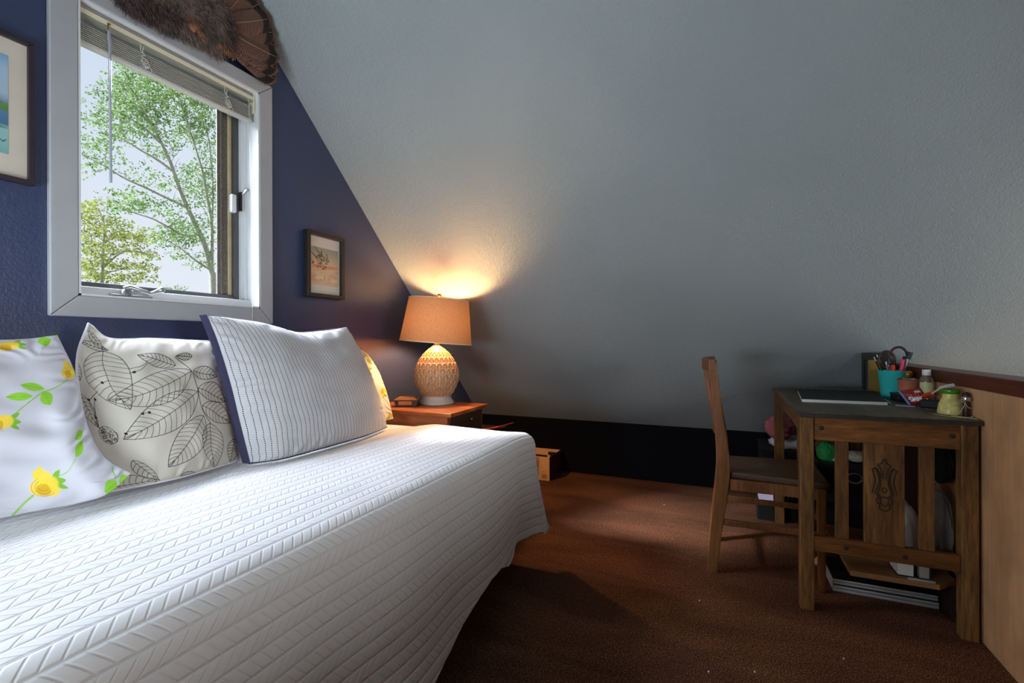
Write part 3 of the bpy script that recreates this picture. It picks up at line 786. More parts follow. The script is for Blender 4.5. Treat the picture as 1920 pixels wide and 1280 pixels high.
G_CL = [(7.06, 7.9, 0.27, 0.2), (7.42, 7.98, 0.43, 0.26), (6.84, 7.49, 0.3, 0.2), (7.28, 7.5, 0.51, 0.31), (7.84, 7.82, 0.4, 0.32), (6.6, 7.17, 0.21, 0.15), (6.97, 7.05, 0.4, 0.25), (7.6, 7.29, 0.49, 0.26), (6.44, 6.66, 0.2, 0.12), (6.64, 6.61, 0.29, 0.17), (6.28, 6.33, 0.1, 0.09), (7.1, 6.76, 0.45, 0.2), (7.74, 7.09, 0.4, 0.27), (7.32, 6.49, 0.52, 0.18), (6.84, 6.3, 0.3, 0.17), (6.47, 6.01, 0.28, 0.14), (6.28, 5.79, 0.12, 0.12), (6.55, 5.75, 0.33, 0.15), (6.28, 5.31, 0.14, 0.12), (6.24, 5.06, 0.12, 0.07), (6.71, 5.51, 0.21, 0.15), (7.84, 6.81, 0.35, 0.21), (7.94, 6.31, 0.25, 0.27), (8.35, 7.85, 0.49, 0.33), (8.56, 7.33, 0.33, 0.28), (8.78, 7.88, 0.4, 0.29), (9.0, 7.52, 0.29, 0.35), (9.12, 8.15, 0.24, 0.23), (9.23, 7.03, 0.24, 0.35), (8.89, 7.24, 0.29, 0.34), (8.61, 6.9, 0.22, 0.28), (9.12, 6.28, 0.3, 0.35), (8.66, 5.96, 0.22, 0.23), (9.0, 5.67, 0.35, 0.35), (9.29, 5.75, 0.18, 0.47), (8.77, 5.14, 0.28, 0.23), (9.23, 4.68, 0.24, 0.35), (9.28, 3.99, 0.15, 0.35), (7.23, 5.54, 0.16, 0.15), (7.64, 5.52, 0.24, 0.13), (7.88, 5.38, 0.2, 0.11), (8.24, 5.43, 0.18, 0.14), (6.84, 4.86, 0.17, 0.1), (7.18, 4.81, 0.27, 0.15), (7.27, 4.63, 0.37, 0.21), (7.74, 4.75, 0.35, 0.19), (6.92, 4.44, 0.17, 0.12), (8.23, 4.67, 0.21, 0.14), (7.93, 3.94, 0.25, 0.16), (8.34, 4.19, 0.38, 0.28), (8.6, 4.08, 0.33, 0.23), (8.34, 3.81, 0.32, 0.17), (8.23, 3.46, 0.16, 0.11), (8.55, 4.46, 0.27, 0.14), (8.77, 3.55, 0.23, 0.11), (9.05, 3.36, 0.23, 0.15), (8.14, 8.35, 0.64, 0.33), (7.51, 8.39, 0.58, 0.26), (8.78, 8.56, 0.7, 0.4), (9.6, 8.25, 0.38, 0.48), (9.72, 7.1, 0.32, 0.55), (9.72, 5.58, 0.32, 0.55)]
Y_BR = [[(8.46, 2.11), (8.49, 3.87), (8.52, 4.81), (8.37, 5.28)], [(8.49, 3.43), (9.06, 4.03), (9.88, 4.04)], [(8.51, 4.18), (9.01, 4.73), (9.64, 4.6)], [(8.49, 3.24), (9.06, 3.45), (9.7, 3.54)], [(8.5, 3.68), (8.21, 4.13), (8.01, 4.7)]]
Y_CL = [(8.07, 5.26, 0.2, 0.18), (8.37, 5.4, 0.26, 0.19), (8.06, 4.95, 0.25, 0.18), (8.42, 4.92, 0.42, 0.19), (8.84, 4.89, 0.33, 0.16), (8.06, 4.53, 0.25, 0.18), (8.52, 4.5, 0.54, 0.19), (9.01, 4.6, 0.34, 0.16), (9.52, 4.78, 0.3, 0.13), (9.64, 4.53, 0.37, 0.17), (9.88, 4.04, 0.28, 0.14), (9.29, 4.53, 0.29, 0.13), (8.06, 4.04, 0.25, 0.24), (8.52, 4.0, 0.49, 0.22), (9.06, 4.16, 0.34, 0.16), (9.58, 4.12, 0.3, 0.12), (8.16, 3.57, 0.31, 0.25), (8.73, 3.59, 0.44, 0.19), (9.29, 3.61, 0.41, 0.16), (9.64, 3.53, 0.3, 0.17), (8.06, 3.13, 0.25, 0.24), (8.57, 3.13, 0.49, 0.19), (9.23, 3.21, 0.41, 0.16), (9.76, 3.21, 0.25, 0.13), (7.77, 4.94, 0.24, 0.24), (7.77, 4.05, 0.24, 0.36), (7.77, 3.33, 0.24, 0.3), (8.26, 2.66, 0.47, 0.19), (9.06, 2.74, 0.52, 0.19)]
B_CL = [(12.45, 3.35, 0.32, 0.08), (13.18, 3.44, 0.29, 0.12), (12.93, 3.21, 0.67, 0.17)]

def build_tree(name, label, X, branches, clusters, mat, dens, size, seed, depth, r0, group='trees outside the window'):
    r = random.Random(seed)
    root = thing(name, (X, branches[0][0][0], -3.5), label, 'tree', group)
    b = MB()
    for k, br in enumerate(branches):
        pts = [Vector((X + 0.25 * math.sin(k * 2.1) * min(1, i / 3), y, z)) for i, (y, z) in enumerate(br)]
        if k == 0: pts = [Vector((X, br[0][0] + .05, -3.5))] + pts
        pts = [Vector(p) for p in curve(pts, 5)]
        rr = r0 if k == 0 else r0 * (0.55 if k == 1 else 0.36)
        n = len(pts)
        b.tube(pts, [rr * (1 - 0.85 * i / n) for i in range(n)], 8)
        for i in range(3, n, 2):
            if k == 0 and pts[i].z < branches[0][1][1]: continue
            for _ in range(2):
                d = Vector((r.uniform(-.6, .6), r.uniform(-1, 1), r.uniform(-.1, 1))).normalized() * r.uniform(.25, .6)
                b.tube([pts[i], pts[i] + d * .5 + Vector((0, 0, .03)), pts[i] + d], [rr * .10, rr * .07, rr * .03], 4)
    obj('trunk', b, M['bark'], root, 60, clean=False)
    b = MB()
    for (cy, cz, ry, rz) in clusters:
        n = max(6, int(dens * ry * rz))
        for _ in range(n):
            while True:
                a, c, e = r.uniform(-1, 1), r.uniform(-1, 1), r.uniform(-1, 1)
                if a * a + c * c + e * e < 1: break
            p = Vector((X + e * depth, cy + a * ry, cz + c * rz))
            for _ in range(3):
                d = Vector((r.uniform(-.6, .6), r.uniform(-1, 1), r.uniform(-.9, .5))).normalized()
                s = d.cross(Vector((r.uniform(.3, 1), r.uniform(-.4, .4), r.uniform(-.3, .3)))).normalized()
                l = size * r.uniform(.7, 1.3); w = l * 0.3
                q = p + Vector((r.uniform(-1, 1), r.uniform(-1, 1), r.uniform(-1, 1))) * size * .8
                b.add([q, q + d * l * .45 + s * w, q + d * l, q + d * l * .5 - s * w], [(0, 1, 2, 3)])
    obj('leaves', b, M[mat], root, None, clean=False)

def build_outside():
    build_tree('leafy_tree', 'tall loose green tree with a pale forked trunk seen through the window', -14, G_BR, G_CL, 'leaf_green', 1100, 0.062, 1, 0.9, 0.10)
    build_tree('leafy_tree', 'yellow-green tree low in the corner of the window view', -18, Y_BR, Y_CL, 'leaf_yellow', 950, 0.075, 2, 0.9, 0.07)
    B_BR = [[(12.9, 2.0), (12.95, 2.8), (12.9, 3.3)], [(12.95, 2.8), (12.5, 3.35)], [(12.95, 2.9), (13.2, 3.45)]]
    build_tree('leafy_tree', 'small grey-green treetop just showing above the window sill', -22, B_BR, B_CL, 'leaf_grey', 600, 0.08, 3, 0.5, 0.05)

# ----------------------------------------------------------------------------- bed
def hem_z(y):
    return float(np.interp(y, [0.05, 0.6, 0.95, 1.09, 1.19, 1.33, 1.45, 1.54, 1.63, 1.72, 1.80, 1.91, 2.0],
                           [0.06, 0.07, 0.085, 0.095, 0.115, 0.165, 0.200, 0.200, 0.165, 0.165, 0.185, 0.180, 0.165]))

def quilt_relief(u, s):
    """soft puff of the stitched rows: u runs across the rows, s along them (metres)"""
    fu = u / 0.036 - np.floor(u / 0.036)
    return 0.0016 * np.sqrt(np.clip(1 - (2 * fu - 1) ** 2, 0, 1)) + 0.0012 * wob(u * 3, s * 3, 17, 8, 1.5, 5.0)

def build_bed():
    bed = thing('daybed', (-1.3, 1.05, 0), 'narrow bed under a white quilted coverlet along the navy window wall', 'bed')
    b = MB(); b.box((-1.83, 0.08, 0.32), (-0.79, 1.99, 0.570)); obj('mattress', b, M['mattress'], bed, None, bevel=0.04, seg=4)
    b = MB(); b.box((-1.82, 0.1, 0.22), (-0.81, 1.97, 0.315)); obj('base', b, M['mattress'], bed, None, bevel=0.02, seg=3)
    b = MB()
    for x in (-1.79, -0.83): b.box((x - .018, 0.12, 0.185), (x + .018, 1.95, 0.222))
    for y in (0.14, 1.93): b.box((-1.79, y - .018, 0.185), (-0.83, y + .018, 0.222))
    obj('frame', b, M['black_metal'], bed, None, bevel=0.003)
    for x, y in ((-1.77, 0.2), (-0.86, 0.2), (-1.77, 1.86), (-0.88, 1.86)):
        b = MB(); b.tube([(x, y, 0.2), (x, y, 0.06)], 0.016, 10)
        lg = obj('leg', b, M['black_metal'], bed, 40)
        b = MB(); b.tube([(x - .012, y, 0.026), (x + .012, y, 0.026)], 0.025, 18); b.tube([(x - .017, y, .03), (x - .017, y, .062), (x + .017, y, .062), (x + .017, y, .03)], 0.003, 6)
        obj('caster', b, M['chrome'], lg, 40)

def build_coverlet():
    xe, ye, ys, R = -0.815, 1.965, 0.05, 0.060
    top = 0.612
    st = 0.0038
    b = MB()
    # top
    xs = np.arange(-1.852, xe + 1e-6, st); xs = np.linspace(-1.852, xe, len(xs) + 1)
    yv = np.linspace(ys, ye, int((ye - ys) / st))
    X, Y = np.meshgrid(xs, yv)
    def base_z(X, Y):
        z = top + 0.007 * wob(X, Y, 5, 6, 0.6, 1.6)
        z = z - 0.020 * np.clip((-1.27 - X) / 0.14, 0, 1) ** 1.3                 # sinks under the pillows
        z = z + 0.005 * np.exp(-((X - xe) / 0.10) ** 2)
        z = z - 0.014 * np.clip((Y - 1.80) / 0.17, 0, 1) ** 2 * np.clip((X + 1.3) / 0.4, 0, 1)
        return z
    u = (xe - X); Z = base_z(X, Y) + quilt_relief(u + 40.0, Y)
    P = np.stack([X, Y, Z], -1)
    b.grid(P, np.stack([u + 40.0, Y + 0 * X], -1))
    # skirt: follows the side, rounds the corner, runs along the foot
    ncol_a = len(yv); ncr = 64
    xb = np.linspace(xe, -1.80, int((1.80 + xe) / st / 2))
    px = np.concatenate([np.full(ncol_a, xe), np.full(ncr, xe), xb])
    py = np.concatenate([yv, np.full(ncr, ye), np.full(len(xb), ye)])
    ph = np.concatenate([np.zeros(ncol_a), np.linspace(0, PI / 2, ncr + 2)[1:-1], np.full(len(xb), PI / 2)])
    sl = np.concatenate([yv, ye + np.linspace(0, 0.12, ncr), ye + 0.12 + (xe - xb)])
    zt = base_z(px, py)
    hem = np.array([hem_z(y) for y in yv] + [0.165 + 0.05 * (k / ncr) ** 2 for k in range(ncr)] + [0.21] * len(xb))
    drop = zt - hem
    arc = R * PI / 2
    n = 150
    T = np.linspace(0, 1, n)[:, None]
    Lt = arc + (drop - R)[None, :]
    d = T * Lt                                    # cloth length from the top edge
    a = np.clip(d / R, 0, PI / 2)
    out = R * np.sin(a); down = R * (1 - np.cos(a)) + np.maximum(0, d - arc)
    hang = np.clip((d - arc) / 0.40, 0, 1.2)
    phi = ph[None, :]; S = sl[None, :]
    side = (phi < 0.01)
    out = out + hang ** np.where(phi > 0.01, 1.9, np.clip(1 + (S - 1.5) * 1.6, 1, 1.9)) * (0.030 + 0.012 * np.sin(S * 6.0 + 0.6) + 0.008 * np.sin(S * 13.0 + 1.0))
    out = out + np.where(side, 0.006 * np.sin(np.minimum(S, 2) * 9) * hang, 0)
    # the corner falls in one broad fold, and the foot lies close to the mattress
    fold = np.exp(-((S - (ye + 0.055)) / 0.055) ** 2)
    out = out + hang ** 1.2 * 0.034 * fold - hang * 0.022 * np.exp(-((S - (ye - 0.17)) / 0.07) ** 2)
    foot = (phi > 1.5)
    out = np.where(foot, np.minimum(out, R + 0.020), out)
    rel = quilt_relief(-d + 40.0, S + 0 * d)
    nx, ny = np.cos(phi), np.sin(phi)
    no = np.sin(a); nz = np.cos(a)
    o2 = out + rel * no
    PX = px[None, :] + nx * o2; PY = py[None, :] + ny * o2; PZ = zt[None, :] - down + rel * nz
    P = np.stack([PX, PY, PZ], -1)
    b.grid(P, np.stack([-d + 40.0, S + 0 * d], -1), flip=True)
    o = obj('quilted_coverlet', b, M['quilt'], None, 180, clean=False)
    md = o.modifiers.new('thick', 'SOLIDIFY'); md.thickness = 0.008; md.offset = -1
    tag(o, 'white coverlet quilted in slanted stitched rows draped over the bed', 'coverlet')

# ----------------------------------------------------------------------------- pillows
def edge(pts, n):
    c = np.array(curve(pts, 40)) if len(pts) > 2 else np.array([np.array(pts[0]) * (1 - t) + np.array(pts[1]) * t for t in np.linspace(0, 1, 60)])
    seg = np.concatenate([[0], np.cumsum(np.linalg.norm(np.diff(c, axis=0), axis=1))])
    t = np.linspace(0, seg[-1], n)
    return np.stack([np.interp(t, seg, c[:, k]) for k in range(3)], -1)

def pillow_sheet(bottom, top, left, right, n, m, thick, seed, wr, sign=1.0, pinch=0.55):
    """cloth surface spanned by four edge lines, puffed out by thick"""
    Bo, To, Le, Ri = edge(bottom, n), edge(top, n), edge(left, m), edge(right, m)
    a = np.linspace(0, 1, n)[None, :, None]; v = np.linspace(0, 1, m)[:, None, None]
    P = (1 - v) * Bo[None] + v * To[None] + (1 - a) * Le[:, None] + a * Ri[:, None]
    P = P - ((1 - a) * (1 - v) * Bo[0] + a * (1 - v) * Bo[-1] + (1 - a) * v * To[0] + a * v * To[-1])
    nr = np.cross(Bo[-1] - Bo[0], Le[-1] - Le[0]); nr /= np.linalg.norm(nr)
    A = np.linspace(0, 1, n)[None, :]; V = np.linspace(0, 1, m)[:, None]
    e = (4 * A * (1 - A)) * (4 * V * (1 - V))
    puff = e ** pinch
    w = wob(A * 3 + 0 * V, V * 3 + 0 * A, seed, 9, 1.0, 5.0)
    rim = np.minimum(np.minimum(A, 1 - A), np.minimum(V, 1 - V))
    pucker = np.exp(-(rim / 0.09) ** 2) * (np.sin(V * 58 + 9 * w) * (np.minimum(A, 1 - A) < np.minimum(V, 1 - V)) + np.sin(A * 52 + 9 * w) * (np.minimum(A, 1 - A) >= np.minimum(V, 1 - V))) * np.clip(rim / 0.02, 0, 1)
    h = thick * puff + wr * (w * np.clip(e * 2.0, 0, 1) + 0.22 * pucker)
    P = P + sign * h[..., None] * nr
    P[..., 2] = np.maximum(P[..., 2], 0.6045 + 0.0 * a[0, 0, 0])       # the cloth rests on the bed
    P[..., 0] = np.maximum(P[..., 0], -1.862)                          # and leans on the wall
    UV = np.stack([A + 0 * V, V + 0 * A], -1)
    return P, UV

def quad_map(UV, q, sx=0.0, sy=0.0):
    """drawing coordinates of the print from the cloth's own (a, v); q = corners TL, TR, BR, BL"""
    a, v = UV[..., 0], UV[..., 1]
    tl, tr, br, bl = [np.array(p, dtype=float) for p in q]
    r = ((1 - a) * v)[..., None] * tl + (a * v)[..., None] * tr + (a * (1 - v))[..., None] * br + ((1 - a) * (1 - v))[..., None] * bl
    e = np.sqrt(np.clip(16 * a * (1 - a) * v * (1 - v), 0, 1))          # the print stretches over the puffed middle
    return r[..., 0] + sx * e, r[..., 1] + sy * e

def rose(p, x, y, s, rot, bud=False):
    Yl, Yd, Yo = RGB(240, 206, 62), RGB(206, 164, 34), RGB(176, 132, 24)
    c, sn = math.cos(rot), math.sin(rot)
    def at(u, w): return (x + s * (u * c - w * sn), y + s * (u * sn + w * c))
    G = RGB(120, 176, 54)
    for u, w, rx, ry, rr in ((1.0, 0.1, .5, .22, .3), (0.95, -0.3, .5, .2, -.5), (0.9, .45, .5, .18, .8)):
        q = at(u, w); p.lens(q[0], q[1], s * rx, s * ry, G, rot + rr)
    for u, w, rx, ry, col in ((0.15, -0.55, .62, .42, Yl), (0.2, 0.5, .62, .42, Yl), (-.45, 0.0, .62, .62, Yl), (0.3, 0, .7, .6, Yl), (-0.25, 0.2, .5, .5, Yd), (0.05, -.12, .46, .42, Yl), (-.1, .1, .34, .3, Yd)):
        if bud and abs(w) > .4: continue
        q = at(u, w); p.ellipse(q[0], q[1], s * rx, s * ry, col, rot, 0.25, 0.92)
    if not bud:
        for u, w in ((0.15, -1.0), (-.2, -.85)):
            q = at(u, w); p.ellipse(q[0], q[1], s * .22, s * .34, Yl, rot, .25)
    for rr in (.34, .58, .8):
        pts = [at(-.1 + rr * math.cos(t), .05 + rr * .8 * math.sin(t)) for t in np.linspace(1.2, 4.6, 12)]
        p.stroke(pts, s * .03, Yo, s * .02)

def fern(p, pts, w=5):
    p.stroke(curve(pts, 8), w, RGB(140, 190, 72), 1.5)

LG, LV = RGB(140, 200, 58), RGB(104, 168, 40)

def build_pillows():
    # ---- yellow rose pillow nearest the camera
    bot = [(-1.50, 0.12, 0.605), (-1.545, 0.40, 0.603), (-1.56, 0.53, 0.603), (-1.515, 0.655, 0.606), (-1.475, 0.705, 0.622), (-1.475, 0.757, 0.662)]
    top = [(-1.68, 0.13, 1.045), (-1.665, 0.45, 1.030), (-1.66, 0.60, 1.030), (-1.655, 0.676, 1.042)]
    rig = [(-1.475, 0.757, 0.662), (-1.515, 0.715, 0.715), (-1.565, 0.702, 0.80), (-1.625, 0.704, 0.93), (-1.655, 0.676, 1.042)]
    lef = [(-1.50, 0.12, 0.605), (-1.68, 0.13, 1.045)]
    P, UV = pillow_sheet(bot, top, lef, rig, 430, 340, 0.050, 21, 0.013, 1.0, 0.6)
    DX, DY = quad_map(UV, [(-920, 128), (336, 128), (768, 954), (-920, 1250)], -45, 75)
    p = Paint(DX, DY, RGB(198, 198, 208))
    fern(p, [(380, 395), (300, 440), (240, 465), (190, 510), (125, 585)], 6)
    fern(p, [(240, 985), (190, 1030), (130, 1090), (75, 1135)], 8); fern(p, [(365, 890), (420, 860), (470, 800)], 4)
    fern(p, [(695, 885), (660, 960), (640, 1000), (565, 1095)], 7); fern(p, [(90, 1100), (70, 1190)], 5)
    fern(p, [(60, 215), (0, 265)], 5); fern(p, [(150, 170), (110, 180)], 4); fern(p, [(460, 320), (400, 345)], 5)
    for a in ((185, 440, 62, 24, .12), (128, 498, 62, 24, -.08), (262, 497, 46, 36, .9), (265, 165, 38, 32, 1.4), (326, 128, 36, 10, .0), (22, 272, 30, 13, .1), (500, 690, 40, 24, -.5), (500, 756, 46, 28, -.95), (625, 970, 46, 32, -.2), (720, 976, 44, 32, .3), (655, 1042, 30, 24, -.6), (40, 1160, 44, 26, -.6), (110, 1170, 40, 30, .7), (10, 1180, 30, 16, .1),
              (-120, 520, 60, 24, .2), (-260, 700, 60, 24, -.6), (-200, 1000, 60, 26, .6), (-420, 420, 60, 24, .2), (-520, 820, 60, 24, -.3)):
        p.lens(a[0], a[1], a[2], a[3], LG, a[4], LV)
    rose(p, 92, 192, 56, -.25, True); rose(p, 385, 350, 52, -.4); rose(p, 62, 640, 66, -.25, True); rose(p, 300, 935, 74, -.45)
    rose(p, -260, 420, 66, .2); rose(p, -330, 900, 70, -.4); rose(p, -620, 640, 66, .1, True); rose(p, -700, 1080, 70, -.3)
    r = thing('pillow', (-1.56, 0.45, 0.6), 'white pillow with yellow roses at the near end of the bed, overlapping the leaf-print cushion', 'pillow', 'pillows leaning on the window wall')
    b = MB(); b.grid(P, UV); obj('printed_front', b, M['print_cotton'], r, 180, colors=p.c, clean=False)
    P, UV = pillow_sheet(bot, top, lef, rig, 80, 70, 0.06, 3, 0.004, -1.0, 0.6)
    b = MB(); b.grid(P, UV, flip=True); obj('back', b, M['white_cloth'], r, 180, clean=False)
    # ---- leaf print cushion
    bot = [(-1.565, 0.715, 0.606), (-1.51, 0.90, 0.608), (-1.545, 1.125, 0.606)]
    top = [(-1.735, 0.782, 1.078), (-1.735, 0.835, 1.032), (-1.73, 0.95, 1.032), (-1.73, 1.08, 1.026), (-1.72, 1.175, 1.022)]
    rig = [(-1.545, 1.125, 0.606), (-1.64, 1.155, 0.82), (-1.72, 1.175, 1.022)]
    lef = [(-1.565, 0.715, 0.606), (-1.64, 0.725, 0.80), (-1.69, 0.735, 0.97), (-1.735, 0.782, 1.078)]
    P, UV = pillow_sheet(bot, top, lef, rig, 470, 440, 0.062, 33, 0.010, 1.0, 0.5)
    DX, DY = quad_map(UV, [(455, 135), (1190, 245), (1336, 900), (470, 1130)], 95, -60)
    p = Paint(DX, DY, RGB(208, 202, 191))
    ink = RGB(34, 32, 34)
    def leaf(base, tip, w1, w2, nv=9, bend=0.0, lw=3.4):
        B, Tp = np.array(base, float), np.array(tip, float); d = Tp - B; L = np.linalg.norm(d); d /= L; s = np.array([-d[1], d[0]])
        mid = lambda t: B + d * L * t + s * bend * math.sin(PI * t)
        prof = lambda t: (math.sin(PI * min(1, t ** 0.8)) ** 0.85)
        ts = np.linspace(0, 1, 26)
        for sg, w in ((1, w1), (-1, w2)):
            p.stroke([tuple(mid(t) + sg * s * w * prof(t)) for t in ts], lw, ink, 1.5)
            for k in range(1, nv):
                t0 = k / nv * 0.92; t1 = min(0.985, t0 + 0.13)
                m0 = mid(t0); e = mid(t1) + sg * s * w * prof(t1) * 0.97
                c = (m0 + e) / 2 + d * L * -0.02
                p.stroke(curve([tuple(m0), tuple(c), tuple(e)], 4), lw * .72, ink, 1.4)
        p.stroke([tuple(mid(t)) for t in ts], lw, ink, 1.5)
    leaf((600, 250), (725, 600), 128, 118, 11, 26); leaf((1050, 385), (628, 555), 86, 92, 12, -20)
    leaf((1082, 500), (668, 785), 98, 88, 13, -10); leaf((1105, 640), (845, 950), 72, 78, 12, -12)
    leaf((1142, 684), (1124, 955), 62, 90, 11, 6); leaf((1085, 482), (1252, 568), 40, 62, 8, -6)
    leaf((1102, 582), (1284, 688), 48, 62, 8, -4); leaf((1062, 385), (1200, 425), 32, 42, 7); leaf((970, 345), (766, 272), 34, 40, 9)
    leaf((620, 238), (445, 268), 26, 20, 7); leaf((470, 180), (610, 240), 24, 20, 6); leaf((420, 392), (480, 492), 26, 40, 6); leaf((470, 570), (552, 740), 44, 36, 8)
    leaf((530, 1095), (770, 1030), 60, 60, 8); leaf((690, 910), (780, 1035), 50, 30, 6); leaf((985, 990), (890, 1010), 20, 26, 6); leaf((1310, 780), (1260, 920), 40, 46, 8); leaf((1180, 250), (1200, 320), 26, 30, 6); leaf((1055, 300), (965, 290), 18, 22, 6)
    p.stroke(curve([(960, 295), (1045, 375), (1080, 470), (1098, 600), (1150, 690)], 8), 3.6, ink, 1.5)
    for t in ([(575, 520), (535, 575), (520, 600), (545, 680), (548, 735)], [(555, 570), (545, 640), (548, 735)], [(735, 355), (790, 345), (820, 320)], [(740, 380), (790, 365), (822, 330)]):
        p.stroke(curve(t, 6), 3, ink, 1.4)
    for x, y in ((517, 592), (556, 575), (548, 682), (760, 377), (813, 618), (684, 750), (606, 458), (778, 626)): p.ellipse(x, y, 9, 8, ink)
    for k in range(64):
        q = random.Random(k); a = q.uniform(0, 6.28); rr = 44 * math.sqrt(q.random()); x, y = 597 + rr * math.cos(a), 772 + rr * math.sin(a); a2 = q.uniform(0, 6.28)
        p.stroke(curve([(x, y), (x + 8 * math.cos(a2), y + 8 * math.sin(a2)), (x + 12 * math.cos(a2 + 1), y + 12 * math.sin(a2 + 1))], 3), 2.6, ink, 1.2)
    p.stroke([(597 + 47 * math.cos(t), 772 + 50 * math.sin(t)) for t in np.linspace(0, 2 * PI, 30)], 3, ink, 1.4)
    r = thing('cushion', (-1.6, 0.92, 0.6), 'cream cushion printed with large black outline leaves beneath the window', 'cushion', 'pillows leaning on the window wall')
    b = MB(); b.grid(P, UV); obj('printed_front', b, M['print_cotton'], r, 180, colors=p.c, clean=False)
    P, UV = pillow_sheet(bot, top, lef, rig, 80, 70, 0.05, 4, 0.004, -1.0, 0.5)
    b = MB(); b.grid(P, UV, flip=True); obj('back', b, M['white_cloth'], r, 180, clean=False)
    b = MB(); pts = np.concatenate([edge(bot, 40), edge(rig, 30)[1:], edge(top, 40)[::-1][1:], edge(lef, 30)[::-1][1:-1]]); b.tube([tuple(q) for q in pts], 0.004, 6, closed=True); obj('seam', b, M['white_cloth'], r, 60)
    # ---- striped cushion
    bot = [(-1.475, 1.112, 0.606), (-1.432, 1.20, 0.604), (-1.425, 1.36, 0.604), (-1.435, 1.62, 0.604), (-1.475, 1.845, 0.606)]
    top = [(-1.63, 1.066, 1.115), (-1.625, 1.16, 1.106), (-1.62, 1.28, 1.092), (-1.62, 1.43, 1.060), (-1.62, 1.55, 1.066), (-1.62, 1.65, 1.078), (-1.625, 1.735, 1.092)]
    rig = [(-1.475, 1.845, 0.606), (-1.52, 1.825, 0.76), (-1.585, 1.785, 0.96), (-1.625, 1.735, 1.092)]
    lef = [(-1.475, 1.112, 0.606), (-1.525, 1.112, 0.74), (-1.57, 1.108, 0.88), (-1.605, 1.088, 1.02), (-1.63, 1.066, 1.115)]
    P, UV = pillow_sheet(bot, top, lef, rig, 300, 260, 0.080, 47, 0.010, 1.0, 0.45)
    r = thing('cushion', (-1.5, 1.47, 0.6), 'big pale cushion with rows of dark running stitch and a navy edge, standing in front', 'cushion', 'pillows leaning on the window wall')
    b = MB(); b.grid(P, UV); obj('stitched_front', b, M['stitch'], r, 180, clean=False)
    out = lambda e, dx, dy, dz: [(q[0] + dx, q[1] + dy, q[2] + dz) for q in e]
    P, UV = pillow_sheet(bot, top, lef, rig, 90, 80, 0.022, 6, 0.004, -1.0, 0.45)
    b = MB(); b.grid(P, UV, flip=True); obj('navy_back', b, M['navy_cloth'], r, 180, clean=False, label='navy back panel')
    b = MB()
    A = edge(lef, 60); n = len(A)
    wv = 0.003 * np.sin(np.linspace(0, 22, n))
    F = np.stack([A + np.array([0.006, 0.0, 0]), A + np.stack([-0.004 + wv, -0.010 + wv, 0 * wv], -1), A + np.array([-0.020, -0.010, 0]), A + np.array([-0.026, 0.006, 0])], 1)
    b.grid(F); 
    pts = np.concatenate([edge(bot, 40), edge(rig, 30)[1:], edge(top, 40)[::-1][1:]]); b.tube([tuple(q + np.array([-0.004, 0, 0])) for q in pts], 0.0045, 6)
    obj('navy_edge', b, M['navy_cloth'], r, 60, clean=False, label='navy flange along the seam')
    # ---- second rose pillow, behind the striped cushion
    bot = [(-1.60, 1.52, 0.604), (-1.585, 1.80, 0.604), (-1.585, 2.035, 0.612)]
    top = [(-1.765, 1.52, 0.975), (-1.76, 1.80, 0.985), (-1.755, 1.96, 0.984), (-1.745, 2.025, 0.952)]
    rig = [(-1.585, 2.035, 0.612), (-1.64, 2.052, 0.74), (-1.70, 2.055, 0.86), (-1.745, 2.025, 0.952)]
    lef = [(-1.60, 1.52, 0.604), (-1.765, 1.52, 0.975)]
    P, UV = pillow_sheet(bot, top, lef, rig, 330, 270, 0.036, 52, 0.011, 1.0, 0.6)
    DX, DY = quad_map(UV, [(-620, 95), (400, 140), (790, 1145), (-300, 1180)])
    p = Paint(DX, DY, RGB(232, 222, 210))
    fern(p, [(330, 290), (280, 330), (255, 400)], 6); fern(p, [(560, 800), (490, 910)], 6); fern(p, [(150, 600), (40, 720)], 6)
    for a in ((345, 235, 40, 22, 1.2), (285, 260, 46, 22, .9), (370, 300, 46, 20, .5), (350, 345, 54, 26, .9), (310, 225, 40, 16, 1.2), (580, 605, 52, 22, .9), (330, 450, 40, 14, .3), (700, 1120, 60, 24, -.5), (60, 700, 60, 24, .4)):
        p.lens(a[0], a[1], a[2], a[3], RGB(150, 168, 64), a[4], RGB(120, 140, 50))
    rose(p, 555, 770, 62, 1.0); rose(p, 290, 440, 40, .6, True); rose(p, 120, 560, 60, .2); rose(p, 720, 1090, 44, .2, True); rose(p, -200, 420, 60, .3)
    r = thing('pillow', (-1.62, 1.8, 0.6), 'lamplit pillow with yellow flowers half hidden behind the striped cushion, next to the nightstand', 'pillow', 'pillows leaning on the window wall')
    b = MB(); b.grid(P, UV); obj('printed_front', b, M['print_cotton'], r, 180, colors=p.c, clean=False)
    P, UV = pillow_sheet(bot, top, lef, rig, 80, 70, 0.04, 8, 0.004, -1.0, 0.6)
    b = MB(); b.grid(P, UV, flip=True); obj('back', b, M['white_cloth'], r, 180, clean=False)

